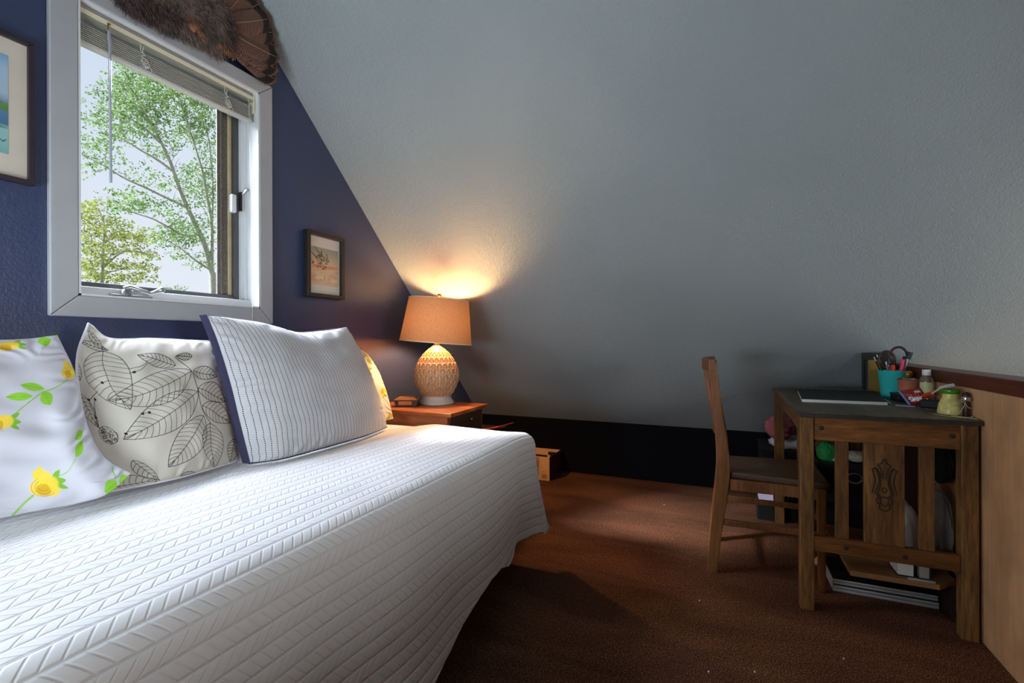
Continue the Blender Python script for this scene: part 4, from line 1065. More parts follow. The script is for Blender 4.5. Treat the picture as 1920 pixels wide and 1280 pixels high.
# ----------------------------------------------------------------------------- nightstand, lamp, clock
def build_nightstand():
    zt = 0.65
    r = thing('nightstand', (-1.545, 2.285, 0), 'reddish-brown wooden nightstand with a dark drawer front beside the bed', 'nightstand')
    b = MB(); b.box((-1.845, 2.075, zt - 0.020), (-1.255, 2.50, zt)); obj('top', b, M['night_wood'], r, None, bevel=0.003)
    b = MB(); b.box((-1.83, 2.09, 0.05), (-1.285, 2.108, zt - 0.0205)); b.box((-1.83, 2.467, 0.05), (-1.285, 2.485, zt - .0205)); b.box((-1.83, 2.108, 0.05), (-1.815, 2.467, zt - .0205)); b.box((-1.83, 2.108, 0.05), (-1.285, 2.467, 0.07)); b.box((-1.83, 2.108, 0.44), (-1.285, 2.467, 0.455))
    obj('carcass', b, M['night_wood'], r, None, bevel=0.002)
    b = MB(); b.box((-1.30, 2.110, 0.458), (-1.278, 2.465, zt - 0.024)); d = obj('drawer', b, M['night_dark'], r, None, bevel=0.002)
    b = MB(); yc, zc = 2.317, 0.587
    b.prism([(yc - .012, zc), (yc, zc - .014), (yc + .012, zc), (yc, zc + .014)], -1.279, -1.275); b.ball((-1.266, yc, zc), 0.009, 14, 10); b.tube([(-1.277, yc, zc), (-1.268, yc, zc)], 0.004, 8)
    obj('knob', b, M['brass'], d, 40)
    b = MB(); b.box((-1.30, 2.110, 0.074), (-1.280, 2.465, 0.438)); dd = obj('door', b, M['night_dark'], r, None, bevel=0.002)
    b = MB(); b.ball((-1.266, 2.14, 0.3), 0.010, 14, 10); b.tube([(-1.280, 2.14, .3), (-1.268, 2.14, .3)], 0.004, 8); obj('knob', b, M['brass'], dd, 40)
    for x in (-1.80, -1.31):
        for y in (2.11, 2.465):
            b = MB(); b.lathe([(0.018, 0), (0.022, 0.05)], (x, y, 0), 16); obj('foot', b, M['night_dark'], r, 40)

def build_lamp():
    LX, LY, LZ = -1.545, 2.395, 0.650
    r = thing('table_lamp', (LX, LY, LZ), 'lit table lamp with a scalloped egg-shaped ceramic base and tan drum shade', 'lamp')
    b = MB(); b.lathe([(0.092, 0.0), (0.101, 0.002), (0.103, 0.010), (0.098, 0.018), (0.092, 0.026), (0.087, 0.036), (0.086, 0.046), (0.088, 0.050)], (LX, LY, LZ), 64)
    obj('foot', b, M['ceramic_foot'], r, 60)
    # scalloped body
    zs = np.array([0.050, 0.075, 0.10, 0.13, 0.16, 0.19, 0.22, 0.25, 0.28, 0.305, 0.325, 0.340, 0.350])
    rs = np.array([0.086, 0.102, 0.115, 0.126, 0.131, 0.130, 0.123, 0.110, 0.092, 0.072, 0.050, 0.030, 0.016])
    c = np.array(curve(list(zip(zs, rs)), 24)); n, m = 250, 396
    zz = np.linspace(0.050, 0.350, n); rr = np.interp(zz, c[:, 0], c[:, 1])
    th = np.linspace(0, 2 * PI, m + 1)
    TH, ZZ = np.meshgrid(th, zz); RR = np.repeat(rr[:, None], m + 1, 1)
    rowsN = 9.0; q = (ZZ - 0.052) / (0.345 - 0.052) * rowsN; k = np.floor(q); f = q - k
    cells = 22
    cc = TH / (2 * PI) * cells + 0.5 * np.mod(k, 2); fa = (cc - np.floor(cc)) * 2 - 1
    arch = 0.97 - 0.55 * np.abs(fa) ** 2.4                      # top of each petal
    dd = (arch - f)
    rim = np.exp(-(dd / 0.11) ** 2) * 0.0054
    inner = np.where(dd > 0, 0.0012 * np.cos(fa * PI * 1.5) - 0.0030, 0.0) + np.where(dd < 0, -0.0040, 0.0)
    side = np.exp(-((1 - np.abs(fa)) / 0.2) ** 2) * 0.0030
    amp = np.clip(RR / 0.09, 0.35, 1.0) * np.clip((ZZ - 0.05) / 0.01, 0, 1)
    RR = RR + (rim + inner + side) * amp
    P = np.stack([LX + RR * np.cos(TH), LY + RR * np.sin(TH), LZ + ZZ], -1)
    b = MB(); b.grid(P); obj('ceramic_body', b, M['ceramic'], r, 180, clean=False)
    b = MB(); b.lathe([(0.016, 0.345), (0.018, 0.35), (0.016, 0.362), (0.017, 0.38), (0.017, 0.425)], (LX, LY, LZ), 24); obj('socket', b, M['brass'], r, 40)
    b = MB(); b.lathe([(0.012, 0.425), (0.014, 0.455), (0.024, 0.488), (0.030, 0.510), (0.028, 0.530), (0.018, 0.544), (0.004, 0.549)], (LX, LY, LZ), 24); obj('bulb', b, M['bulb'], r, 180)
    # shade, harp and finial lean a few degrees
    piv = Vector((LX, LY, LZ + 0.42)); ax = Vector((-0.402, 0.916, 0)).normalized()
    R4 = Matrix.Translation(piv) @ Matrix.Rotation(math.radians(4.6), 4, ax) @ Matrix.Translation(-piv)
    z0, z1, r0, r1 = 0.366, 0.622, 0.213, 0.178
    b = MB(); n = 96
    P = np.zeros((9, n + 1, 3))
    for i, t in enumerate(np.linspace(0, 1, 9)):
        for k in range(n + 1):
            a = 2 * PI * k / n; rad = r0 * (1 - t) + r1 * t
            P[i, k] = R4 @ Vector((LX + rad * math.cos(a), LY + rad * math.sin(a), LZ + z0 + (z1 - z0) * t))
    b.grid(P); sh = obj('lamp_shade', b, M['shade'], r, 180, clean=False)
    for nm, z, rad in (('lower_rim', z0, r0), ('upper_rim', z1, r1)):
        b = MB(); b.tube([R4 @ Vector((LX + rad * math.cos(a), LY + rad * math.sin(a), LZ + z)) for a in np.linspace(0, 2 * PI, 97)[:-1]], 0.0028, 6, closed=True); obj(nm, b, M['shade_trim'], sh, 60)
    b = MB()
    for a in (0.3, 0.3 + 2 * PI / 3, 0.3 + 4 * PI / 3):
        b.tube([R4 @ Vector((LX + q * math.cos(a), LY + q * math.sin(a), LZ + z1 - 0.012 + 0.01 * (q / r1))) for q in np.linspace(0.008, r1, 6)], 0.0016, 6)
    b.tube([R4 @ Vector((LX + 0.012 * math.cos(a), LY + 0.012 * math.sin(a), LZ + z1 - 0.012)) for a in np.linspace(0, 2 * PI, 13)[:-1]], 0.002, 6, closed=True)
    obj('spider', b, M['brass'], sh, 60)
    b = MB(); h = [Vector((LX + 0.05 * math.sin(t) * (1 if True else 0), LY, LZ + 0.385 + 0.225 * (1 - math.cos(t)) / 2)) for t in np.linspace(0.12, PI, 14)]
    g = [Vector((2 * LX - p.x, p.y, p.z)) for p in h]
    b.tube([R4 @ p for p in h], 0.0016, 6); b.tube([R4 @ p for p in g], 0.0016, 6); obj('harp', b, M['brass'], r, 60)
    b = MB(); b.tube([R4 @ Vector((LX, LY, LZ + 0.606)), R4 @ Vector((LX, LY, LZ + 0.640))], 0.004, 8); b.ball(R4 @ Vector((LX, LY, LZ + 0.648)), 0.0130, 16, 12, (1, 1, 0.85)); obj('finial', b, M['brass'], r, 60)

def build_clock():
    c = Vector((-1.645, 2.240, 0.650)); ya = math.atan2(-0.402, 0.916) 
    rot = Matrix.Translation(c) @ Matrix.Rotation(0.44, 4, 'Z')
    r = thing('bedside_clock', c, 'small dark angular clock with a pale pinkish window on the nightstand beside the lamp', 'clock')
    w, d = 0.068, 0.05
    b = MB()
    prof = [(-0.060, 0.0), (0.060, 0.0), (0.060, 0.036), (-0.062, 0.036), (-0.068, 0.034), (-0.056, 0.014)]
    b.prism([(-.056, 0), (.062, 0), (.062, 0.014), (.068, .034), (.062, .038), (-.062, .038), (-.068, .034), (-.058, .014)], -d, d, 'xz', rot)
    obj('case', b, M['clock_body'], r, None, bevel=0.002)
    b = MB(); lo = [(-.069, -d - .002), (.069, -d - .002), (.069, d), (-.069, d)]; hi = [(-.048, -d + .016), (.048, -d + .016), (.048, d - .012), (-.048, d - .012)]
    vs = [(x, y, 0.0382) for x, y in lo] + [(x, y, 0.053) for x, y in hi]
    b.add(vs, [(3, 2, 1, 0), (4, 5, 6, 7), (0, 1, 5, 4), (1, 2, 6, 5), (2, 3, 7, 6), (3, 0, 4, 7)], mat=rot); obj('lid', b, M['clock_top'], r, None, bevel=0.002)
    b = MB(); b.box((-.040, -d - .002, 0.012), (.034, -d + .004, 0.033), rot); obj('clock_face', b, M['clock_face'], r, None)

def build_floor_boxes():
    # open carton by the low wall
    x0, x1, y0, y1, h, t = -1.36, -1.128, 3.25, 3.515, 0.172, 0.004
    r = thing('cardboard_box', (-1.25, 3.38, 0), 'open pale cardboard box with a barcode on the floor against the dark low wall', 'box')
    b = MB(); b.box((x0, y0, 0), (x1 - t, y0 + t, h)); b.box((x0, y1 - t, 0), (x1 - t, y1, h)); b.box((x0, y0 + t, 0), (x0 + t, y1 - t, h)); b.box((x0 + t, y0 + t, 0), (x1 - t, y1 - t, 0.004)); obj('carton', b, M['card_out'], r, None)
    b = MB(); b.box((x1 - t, y0, 0), (x1, y1, h)); obj('side_panel', b, M['card_side'], r, None, label='dark red printed side')
    n, m = 90, 60
    xx, zz = np.meshgrid(np.linspace(-1.20, -1.14, n), np.linspace(0.008, 0.072, m))
    P = np.stack([xx, np.full_like(xx, y0 - 0.0006), zz], -1)
    p = Paint((xx + 1.20) * 1000, (zz - 0.008) * 1000, RGB(226, 178, 136))
    q = random.Random(3); x = 8.0
    while x < 50:
        w = q.choice((0.8, 1.2, 2.0, 2.8)); 
        if not (31 < x < 36): p.rect(x, 4, x + w, 36, RGB(70, 40, 26))
        x += w + q.choice((0.8, 1.2, 1.6))
    for z, a0, a1 in ((46, 4, 44), (56, 12, 40)):
        x = a0
        while x < a1:
            p.rect(x, z, x + 2.2, z + 3, RGB(120, 78, 54)); x += 3.4
    b = MB(); b.grid(P); obj('printed_label', b, M['print_paper'], r, None, colors=p.c, clean=False, label='barcode and small print')
    b = MB(); b.box((-1.345, 3.27, 0.0042), (-1.15, 3.40, 0.125)); b.box((-1.345, 3.27, 0.125), (-1.20, 3.40, 0.150))
    o = obj('adapter', b, M['black'], None, None, bevel=0.004); tag(o, 'black plastic block lying inside the open cardboard box', 'device')
    b = MB(); b.box((-1.23, 3.504, 0.128), (-1.165, 3.5105, 0.150)); b.box((-1.212, 3.498, 0.10), (-1.196, 3.5105, 0.128))
    o = obj('black_clip', b, M['black'], None, None, bevel=0.001); tag(o, 'small black T-shaped clip hooked inside the far side of the open box', 'clip')
    # dark box with a tilted orange-red folder, behind the nightstand
    b = MB(); b.box((-1.62, 2.74, 0), (-1.37, 3.04, 0.418)); o = obj('storage_box', b, M['black'], None, None, bevel=.004); tag(o, 'dark box on the floor in the gap behind the nightstand under the red folder', 'box')
    q = [(-1.307, 3.0, .452), (-1.372, 2.87, .437), (-1.50, 2.81, .4195), (-1.415, 2.955, .4195)]
    b = MB(); b.add([(x, y, z) for x, y, z in q] + [(x, y, z + .007) for x, y, z in q], [(0, 1, 2, 3), (7, 6, 5, 4), (0, 4, 5, 1), (1, 5, 6, 2), (2, 6, 7, 3), (3, 7, 4, 0)])
    o = obj('folder', b, M['red_plastic'], None, None); tag(o, 'orange-red folder whose tilted corner peeks out beside the nightstand', 'folder')

# ----------------------------------------------------------------------------- chair
def build_chair():
    r = thing('dining_chair', (0.17, 2.43, 0), 'brown wooden side chair with a slatted bowed back tucked into the desk', 'chair')
    front = [(0.0, -0.006), (0.16, 0.011), (0.30, 0.030), (0.40, 0.043), (0.49, 0.046), (0.58, 0.036), (0.70, 0.017), (0.80, 0.004), (0.925, -0.008)]
    back = [(0.0, -0.047), (0.16, -0.034), (0.30, -0.020), (0.40, -0.012), (0.49, -0.010), (0.58, -0.012), (0.70, -0.020), (0.80, -0.029), (0.925, -0.038)]
    for y0, y1 in ((2.248, 2.274), (2.598, 2.624)):
        b = MB(); f = curve(front, 5); k = curve(back, 5)
        poly = [(x, z) for z, x in f] + [(x, z) for z, x in reversed(k)]
        b.prism(poly, y0, y1, 'xz'); obj('rear_post', b, M['chair_wood'], r, None, bevel=0.003)
    def bow(zc, h, t, xoff, depth, y0, y1, n=16):
        ys = np.linspace(y0, y1, n); u = (ys - y0) / (y1 - y0) * 2 - 1
        xc = xoff - depth * (1 - u * u)
        poly = [(x + t / 2, y) for x, y in zip(xc, ys)] + [(x - t / 2, y) for x, y in zip(xc[::-1], ys[::-1])]
        b = MB(); b.prism(poly, zc - h / 2, zc + h / 2, 'xy'); return b
    obj('top_rail', bow(0.914, 0.052, 0.024, -0.026, 0.034, 2.246, 2.626), M['chair_wood'], r, None, bevel=0.004)
    obj('lower_rail', bow(0.615, 0.036, 0.018, 0.004, 0.020, 2.274, 2.598), M['chair_wood'], r, None, bevel=0.003)
    for yc in (2.345, 2.436, 2.527):
        u = (yc - 2.436) / 0.19; dp = 1 - u * u
        b = MB(); zt, zb = 0.889, 0.632; xt, xb2 = -0.028 - 0.033 * dp, 0.002 - 0.020 * dp
        b.prism([(xb2 - .006, zb), (xb2 + .006, zb), (xt + .006, zt), (xt - .006, zt)], yc - 0.019, yc + 0.019, 'xz')
        obj('back_slat', b, M['chair_wood'], r, None, bevel=0.002)
    b = MB(); b.prism([(0.040, 2.276), (0.395, 2.238), (0.412, 2.250), (0.412, 2.622), (0.395, 2.634), (0.040, 2.596)], 0.416, 0.446, 'xy'); obj('seat', b, M['chair_x'], r, None, bevel=0.009, seg=3)
    b = MB(); b.box((0.045, 2.258, 0.368), (0.375, 2.274, 0.416)); b.box((0.045, 2.598, 0.368), (0.375, 2.614, 0.416)); b.box((0.362, 2.272, 0.368), (0.380, 2.600, 0.416)); b.box((0.02, 2.274, 0.372), (0.036, 2.598, 0.416)); obj('apron', b, M['chair_wood'], r, None, bevel=0.002)
    for y0 in (2.240, 2.602):
        b = MB()
        q0 = [(0.366, y0), (0.398, y0), (0.398, y0 + .032), (0.366, y0 + .032)]; q1 = [(0.372, y0 + .003), (0.396, y0 + .003), (0.396, y0 + .028), (0.372, y0 + .028)]
        vs = [(x, y, 0.0) for x, y in q1] + [(x, y, 0.416) for x, y in q0]
        b.add(vs, [(3, 2, 1, 0), (4, 5, 6, 7), (0, 1, 5, 4), (1, 2, 6, 5), (2, 3, 7, 6), (3, 0, 4, 7)]); obj('front_leg', b, M['chair_wood'], r, None, bevel=0.003)
    for a in (((0.01, 2.255, 0.212), (0.372, 2.270, 0.238)), ((0.01, 2.604, 0.212), (0.372, 2.617, 0.238)), ((-0.022, 2.274, 0.160), (-0.004, 2.598, 0.184)), ((0.374, 2.268, 0.262), (0.390, 2.604, 0.286))):
        b = MB(); b.box(*a); obj('stretcher', b, M['chair_wood'], r, None, bevel=0.003)

# ----------------------------------------------------------------------------- desk
def build_desk():
    r = thing('desk', (0.55, 2.57, 0), 'old dark oak library desk with a carved end panel against the half wall', 'desk')
    zt = 0.75
    b = MB(); b.box((0.283, 2.068, 0.731), (0.811, 3.062, zt)); obj('desk_top', b, M['desk_top'], r, None, bevel=0.003)
    b = MB(); b.box((0.2835, 2.0665, 0.7315), (0.8105, 2.0682, zt - 0.0025)); obj('edge_band', b, M['desk_edge'], r, None)
    for x, y in ((0.284, 2.076), (0.757, 2.076), (0.290, 3.000), (0.757, 3.000)):
        b = MB(); b.box((x, y, 0), (x + 0.046, y + 0.046, 0.7305)); obj('leg', b, M['oak'], r, None, bevel=0.003)
    for y0 in (2.084, 3.012):
        b = MB(); b.box((0.330, y0, 0.645), (0.757, y0 + 0.024, 0.7305)); obj('end_apron', b, M['oak_x'], r, None, bevel=0.002)
        b = MB(); b.box((0.330, y0 - .002, 0.226), (0.757, y0 + 0.026, 0.282)); obj('lower_rail', b, M['oak_x'], r, None, bevel=0.003)
        for x0, x1 in ((0.399, 0.441), (0.647, 0.690)):
            b = MB(); b.box((x0, y0 + .004, 0.282), (x1, y0 + .020, 0.645)); obj('slat', b, M['oak'], r, None, bevel=0.002)
        b = MB(); b.box((0.487, y0 + .003, 0.282), (0.606, y0 + .021, 0.645)); sp = obj('splat', b, M['oak'], r, None, bevel=0.002)
        if y0 < 2.5:
            # carved motif in the splat
            c = MB(); yy = y0 + 0.0022; cx, z0, S = 0.5465, 0.49, 0.001
            def cut(pts, w=0.0020):
                for sg in (-1, 1):
                    c.tube([(cx + sg * u * S, yy, z0 + v * S) for u, v in curve(pts, 6)], w, 6)
            cut([(0, 102), (6, 94), (7, 88), (12, 84), (20, 80), (13, 70), (7, 50), (5, 30)])
            cut([(36, 64), (26, 66), (20, 50), (16, 20), (24, -10), (28, -26)]); cut([(28, 70), (20, 64), (13, 44), (12, 10), (20, -20), (22, -34)]); cut([(36, 64), (32, 50), (27, 20), (33, -8), (36, -24)])
            cut([(0, 0), (5, -4), (7, -10), (5, -16), (0, -20)]); cut([(18, -26), (13, -34), (22, -42), (22, -56), (14, -60), (15, -74), (8, -82), (0, -84)]); cut([(0, -34), (10, -38), (12, -50), (6, -64), (0, -66)])
            obj('carving', c, M['carve'], sp, 60)
    for y0 in (2.0815,):
        for x, z in ((0.354, 0.692), (0.735, 0.690), (0.43, 0.254), (0.605, 0.252)):
            b = MB(); b.tube([(x, y0 + .004, z), (x, y0, z), (x, y0 - .0015, z)], [0.0085, 0.0085, 0.005], 14); obj('peg', b, M['carve'], r, 40)
    b = MB(); zs = [(2.122, 0.7305), (3.0, 0.7305), (3.0, 0.648)] + [(y, 0.648 + 0.030 * math.sin(PI * (3.0 - y) / 0.878) ** 0.6) for y in np.linspace(2.98, 2.14, 14)] + [(2.122, 0.648)]
    b.prism(zs, 0.292, 0.310, 'yz'); obj('side_apron', b, M['oak_y'], r, None, bevel=0.002)
    b = MB(); b.prism(zs, 0.782, 0.800, 'yz'); obj('side_apron', b, M['oak_y'], r, None, bevel=0.002)
    b = MB(); b.prism([(0.452, 2.125), (0.715, 2.125), (0.782, 2.195), (0.782, 2.62), (0.452, 2.62)], 0.136, 0.156, 'xy'); sh = obj('shelf', b, M['board'], r, None, bevel=0.002, label='pale shelf board under the desk')
    b = MB(); b.box((0.50, 2.60, 0.0), (0.66, 2.62, 0.136)); obj('shelf_support', b, M['crate'], r, None)
    b = MB(); b.box((0.770, 2.195, 0.0), (0.782, 2.60, 0.136)); obj('shelf_support', b, M['crate'], r, None)

def rotz(cx, cy, cz, a):
    return Matrix.Translation((cx, cy, cz)) @ Matrix.Rotation(a, 4, 'Z')

def single(name, b, mat, label, cat, group=None, **kw):
    o = obj(name, b, mat, None, **kw); return tag(o, label, cat, group)

def build_desk_things():
    Z = 0.7502
    # spiral pad lying on the desk
    r = thing('spiral_notebook', (0.53, 2.65, Z), 'black spiral notebook lying flat on the desk', 'notebook', 'notebooks on the desk')
    q = [(0.337, 2.408), (0.648, 2.418), (0.720, 2.915), (0.385, 2.893)]
    ins = [(0.340, 2.412), (0.646, 2.421), (0.717, 2.908), (0.388, 2.887)]
    b = MB(); b.prism(ins, Z + .001, Z + 0.0120, 'xy'); obj('pages', b, M['paper'], r, None)
    b = MB(); b.prism(q, Z + 0.0122, Z + 0.0137, 'xy'); obj('cover', b, M['nb_black'], r, None)
    b = MB(); b.prism(q, Z, Z + 0.0010, 'xy'); obj('back_cover', b, M['paper'], r, None)
    b = MB(); p0, p1 = Vector((0.388, 2.893, Z + .0116)), Vector((0.712, 2.912, Z + .0116))
    for k in range(36):
        c = p0.lerp(p1, (k + .5) / 36)
        b.tube([(c.x + .001 * math.sin(a), c.y + 0.010 * math.cos(a), c.z + 0.0105 * math.sin(a)) for a in np.linspace(0, 2 * PI, 13)[:-1]], 0.0009, 5, closed=True)
    obj('wire_binding', b, M['chrome'], r, 60)
    # a pencil and a slip of paper
    b = MB(); b.tube([(0.722, 2.905, Z + .0042), (0.662, 2.455, Z + .0042)], 0.004, 6); b.tube([(0.662, 2.455, Z + .0042), (0.660, 2.440, Z + .0042)], [0.004, 0.0008], 6)
    single('pencil', b, M['paper'], 'thin white pencil lying along the edge of the flat spiral notebook', 'pencil', smooth=30)
    b = MB(); b.prism([(0.668, 2.40), (0.735, 2.385), (0.745, 2.43), (0.678, 2.447)], Z, Z + .0006, 'xy'); single('paper_slip', b, M['lilac'], 'small grey slip of paper lying in front of the black box on the desk', 'paper', smooth=None)
    # notebooks standing behind the cup
    def standing(x0, x1, y, h, a, cover, label, lean):
        rr = thing('spiral_notebook', ((x0 + x1) / 2, y, Z), label, 'notebook', 'notebooks on the desk')
        m = rotz(x0, y, Z, a) @ Matrix.Rotation(-lean, 4, 'X')
        b = MB(); b.box((0.004, 0, 0.001), (x1 - x0, 0.008, h - .002), m); obj('pages', b, M['paper'], rr, None)
        b = MB(); b.box((0.0, -0.0016, 0), (x1 - x0 + .002, -0.0001, h), m); obj('cover', b, cover, rr, None)
        b = MB(); b.box((0.0, 0.0081, 0), (x1 - x0 + .002, 0.0096, h), m); obj('back_cover', b, M['nb_black'], rr, None)
        b = MB(); n = 22
        for k in range(n):
            z = 0.01 + (h - .02) * k / (n - 1)
            b.tube([m @ Vector((0.008 * math.cos(t), 0.004 + 0.008 * math.sin(t), z)) for t in np.linspace(0, 2 * PI, 11)[:-1]], 0.0009, 5, closed=True)
        obj('wire_binding', b, M['chrome'], rr, 60)
    standing(0.683, 0.792, 2.950, 0.206, 0.05, M['nb_black'], 'tall black spiral notebook standing upright behind the yellow one on the desk', 0.02)
    standing(0.698, 0.752, 2.915, 0.170, 0.05, M['ochre'], 'ochre-yellow spiral notebook standing upright behind the turquoise cup', 0.03)
    # turquoise pail
    cx, cy = 0.748, 2.735
    r = thing('cup', (cx, cy, Z), 'turquoise pail-shaped cup crammed with scissors, pens and brushes', 'cup')
    b = MB(); b.lathe([(0.040, 0.0), (0.042, 0.003), (0.0545, 0.124), (0.0565, 0.127), (0.0555, 0.129), (0.0530, 0.127), (0.041, 0.006), (0.0005, 0.0055)], (cx, cy, Z), 48, cap1=False); obj('pail', b, M['teal'], r, 50)
    b = MB(); b.ball((cx + .036, cy - .046, Z + .115), 0.006, 10, 8); b.tube([(cx + .036, cy - .048, Z + .115), (cx + .03, cy - .062, Z + .098), (cx + .055, cy - .058, Z + .085), (cx + .063, cy - .02, Z + .095), (cx + .058, cy + .0, Z + .112)], 0.0016, 6); obj('wire_handle', b, M['chrome'], r, 50)
    def stick(name, label, cat, base, tip, rad, mat, extra=None, group='pens and tools in the cup', n=8):
        o = thing(name, (cx + base[0], cy + base[1], Z + base[2]), label, cat, group) if extra else None
        b = MB(); p0 = Vector((cx + base[0], cy + base[1], Z + base[2])); p1 = Vector((cx + tip[0], cy + tip[1], Z + tip[2])); b.tube([p0, p1], rad, n)
        if not extra: return single(name, b, mat, label, cat, group, smooth=40)
        obj('shaft', b, mat, o, 40); d = (p1 - p0).normalized()
        for nm, a0, a1, r0, r1, mm in extra:
            b = MB(); b.tube([p1 + d * a0, p1 + d * (a0 + a1) / 1.0 * 1.0 if False else p1 + d * a1], [r0, r1], n); obj(nm, b, mm, o, 40)
    # scissors: two big loops
    s = thing('scissors', (cx - .01, cy, Z), 'dark maroon-handled scissors standing handles-up in the turquoise cup', 'scissors', 'pens and tools in the cup')
    for k, (dx, rx, rz, zc) in enumerate(((-0.022, 0.030, 0.040, 0.178), (0.024, 0.032, 0.042, 0.196))):
        b = MB(); b.tube([(cx + dx + rx * math.cos(t), cy - .006 + .004 * k, Z + zc + rz * math.sin(t)) for t in np.linspace(0, 2 * PI, 29)[:-1]], 0.0055, 8, closed=True)
        b.tube([(cx + dx * .7, cy - .006 + .004 * k, Z + zc - rz), (cx + dx * .2, cy - .004, Z + 0.115)], [0.006, 0.0055], 8); obj('handle', b, M['maroon'], s, 50)
        b = MB(); b.prism([(cx + dx * .2 - .006, Z + .112), (cx + dx * .2 + .006, Z + .112), (cx - dx * .3, Z + .010)], cy - .006 + .004 * k, cy - .0035 + .004 * k, 'xz'); obj('blade', b, M['chrome'], s, None)
    stick('highlighter', 'hot pink highlighter in the turquoise cup', 'marker', (0.016, -0.014, 0.01), (0.027, -0.034, 0.150), 0.0075, M['pink'], [('cap', 0.0, 0.032, .0078, .0068, M['pink'])])
    stick('marker', 'orange-red stubby tool handle in the front of the turquoise cup', 'tool', (-.002, -0.02, 0.01), (-0.006, -0.030, 0.125), 0.009, M['orange'], [('end', 0.0, 0.030, .011, .009, M['orange'])])
    stick('paint_brush', 'flat dark-blue bristled brush standing tallest at the right of the turquoise cup', 'brush', (0.012, -0.008, 0.01), (0.050, -0.014, 0.165), 0.004, M['chrome'], [('ferrule', 0.0, 0.018, .007, .009, M['chrome']), ('bristles', 0.018, 0.052, .010, .012, M['blue_paint'])])
    stick('paint_brush', 'black brush leaning outward behind the blue bristled one in the cup', 'brush', (0.012, 0.018, 0.01), (0.046, 0.024, 0.150), 0.0040, M['black'], [('bristles', 0.0, 0.045, .006, .009, M['nb_black'])])
    stick('pen', 'slim silver pen in the turquoise cup below the left scissor loop', 'pen', (-0.006, -.012, .01), (-0.030, -0.030, 0.158), 0.0030, M['chrome'], [('clip_end', 0.0, 0.012, .0034, .0034, M['cap_white'])])
    stick('pen', 'black pen leaning left at the back of the turquoise cup', 'pen', (0.0, .016, .01), (-0.050, 0.022, 0.190), 0.0036, M['black'], [('tip', 0.0, 0.014, .003, .001, M['cap_white'])])
    stick('pen', 'thin black-and-white pen at the far left of the turquoise cup', 'pen', (0.0, 0.012, .01), (-0.060, 0.012, 0.172), 0.0032, M['nb_black'], [('tip', 0.0, 0.02, .0032, .002, M['cap_white'])])
    stick('ruler_stick', 'yellow-green stick behind the pink highlighter in the cup', 'stick', (0.004, .008, .01), (0.010, 0.004, 0.175), 0.0055, M['ochre'], [('end', 0.0, 0.012, .006, .006, M['amber'])])
    stick('pen', 'short steel pen in the front of the turquoise cup beside the orange handle', 'pen', (-.006, -.02, .01), (-0.024, -.042, 0.150), 0.0026, M['chrome'], [('tip', 0.0, 0.010, .0026, .001, M['chrome'])])
    stick('pen', 'dark reddish pen between the pink highlighter and the brushes', 'pen', (0.02, 0, .01), (0.038, -.016, 0.160), 0.0034, M['maroon'], [('end', 0.0, 0.008, .003, .003, M['black'])])
    # black box with terracotta pot
    r = thing('storage_box', (0.76, 2.60, Z), 'low black box on the desk under the terracotta pot', 'box')
    b = MB(); b.box((0.718, 2.545, Z), (0.806, 2.655, Z + .026)); obj('body', b, M['black'], r, None, bevel=0.002)
    b = MB(); b.box((0.716, 2.543, Z + .0262), (0.808, 2.657, Z + .034)); obj('lid', b, M['black'], r, None, bevel=0.002)
    px, py, pz = 0.768, 2.60, Z + .0344
    r = thing('clay_pot', (px, py, pz), 'small terracotta pot with a brass-knobbed lid on the black box', 'pot')
    b = MB(); b.lathe([(0.030, 0), (0.033, .002), (0.0355, .03), (0.036, .054), (0.0385, .058), (0.0385, .062), (0.035, .062)], (px, py, pz), 40); obj('pot', b, M['terracotta'], r, 50)
    b = MB(); b.lathe([(0.041, .0625), (0.042, .0645), (0.036, .068), (0.012, .0705)], (px, py, pz), 40); ld = obj('lid', b, M['chrome'], r, 50)
    b = MB(); b.lathe([(0.008, .0705), (0.014, .078), (0.0175, .086), (0.014, .096), (0.004, .100)], (px, py, pz), 24); obj('knob', b, M['amber'], ld, 50)
    b = MB(); b.tube([(px - .03, py - .03, pz + .066), (px - .048, py - .046, pz + .074)], 0.003, 6); obj('spoon_handle', b, M['chrome'], r, 50)
    # clear bottle
    bx, by = 0.782, 2.445
    r = thing('bottle', (bx, by, Z), 'small clear plastic bottle with a white cap and pale label on the desk', 'bottle')
    b = MB(); b.lathe([(0.0215, 0), (0.0235, .003), (0.0235, .10), (0.0225, .112), (0.016, .122), (0.0125, .125), (0.0125, .132)], (bx, by, Z), 40); obj('bottle_body', b, M['bottle'], r, 50)
    b = MB(); b.lathe([(0.0145, .126), (0.0145, .147), (0.0135, .149)], (bx, by, Z), 32); obj('cap', b, M['cap_white'], r, 40)
    b = MB(); n = 16; P = np.zeros((2, n, 3))
    for j in range(n):
        a = -2.9 + 1.9 * j / (n - 1)
        for i, z in enumerate((.045, .098)): P[i, j] = (bx + .0238 * math.cos(a), by + .0238 * math.sin(a), Z + z)
    b.grid(P); obj('paper_label', b, M['label_green'], r, 180, clean=False)
    # red wrapper
    n, m = 90, 70
    U, V = np.meshgrid(np.linspace(0, 1, n), np.linspace(0, 1, m))
    o = np.array([0.690, 2.455, Z + 0.056]); ex = np.array([0.066, -.022, .020]); ey = np.array([0.030, -.022, -.055])
    e = (4 * U * (1 - U) * 4 * V * (1 - V)) ** .5
    nr = np.cross(ex, ey); nr /= np.linalg.norm(nr); nr = nr if nr[1] < 0 else -nr
    H = 0.013 * e + 0.0022 * wob(U * 3, V * 3, 4, 8, 1, 5) * e
    P = o + U[..., None] * ex + V[..., None] * ey + H[..., None] * nr
    p = Paint(U * 100, V * 100, RGB(150, 26, 26))
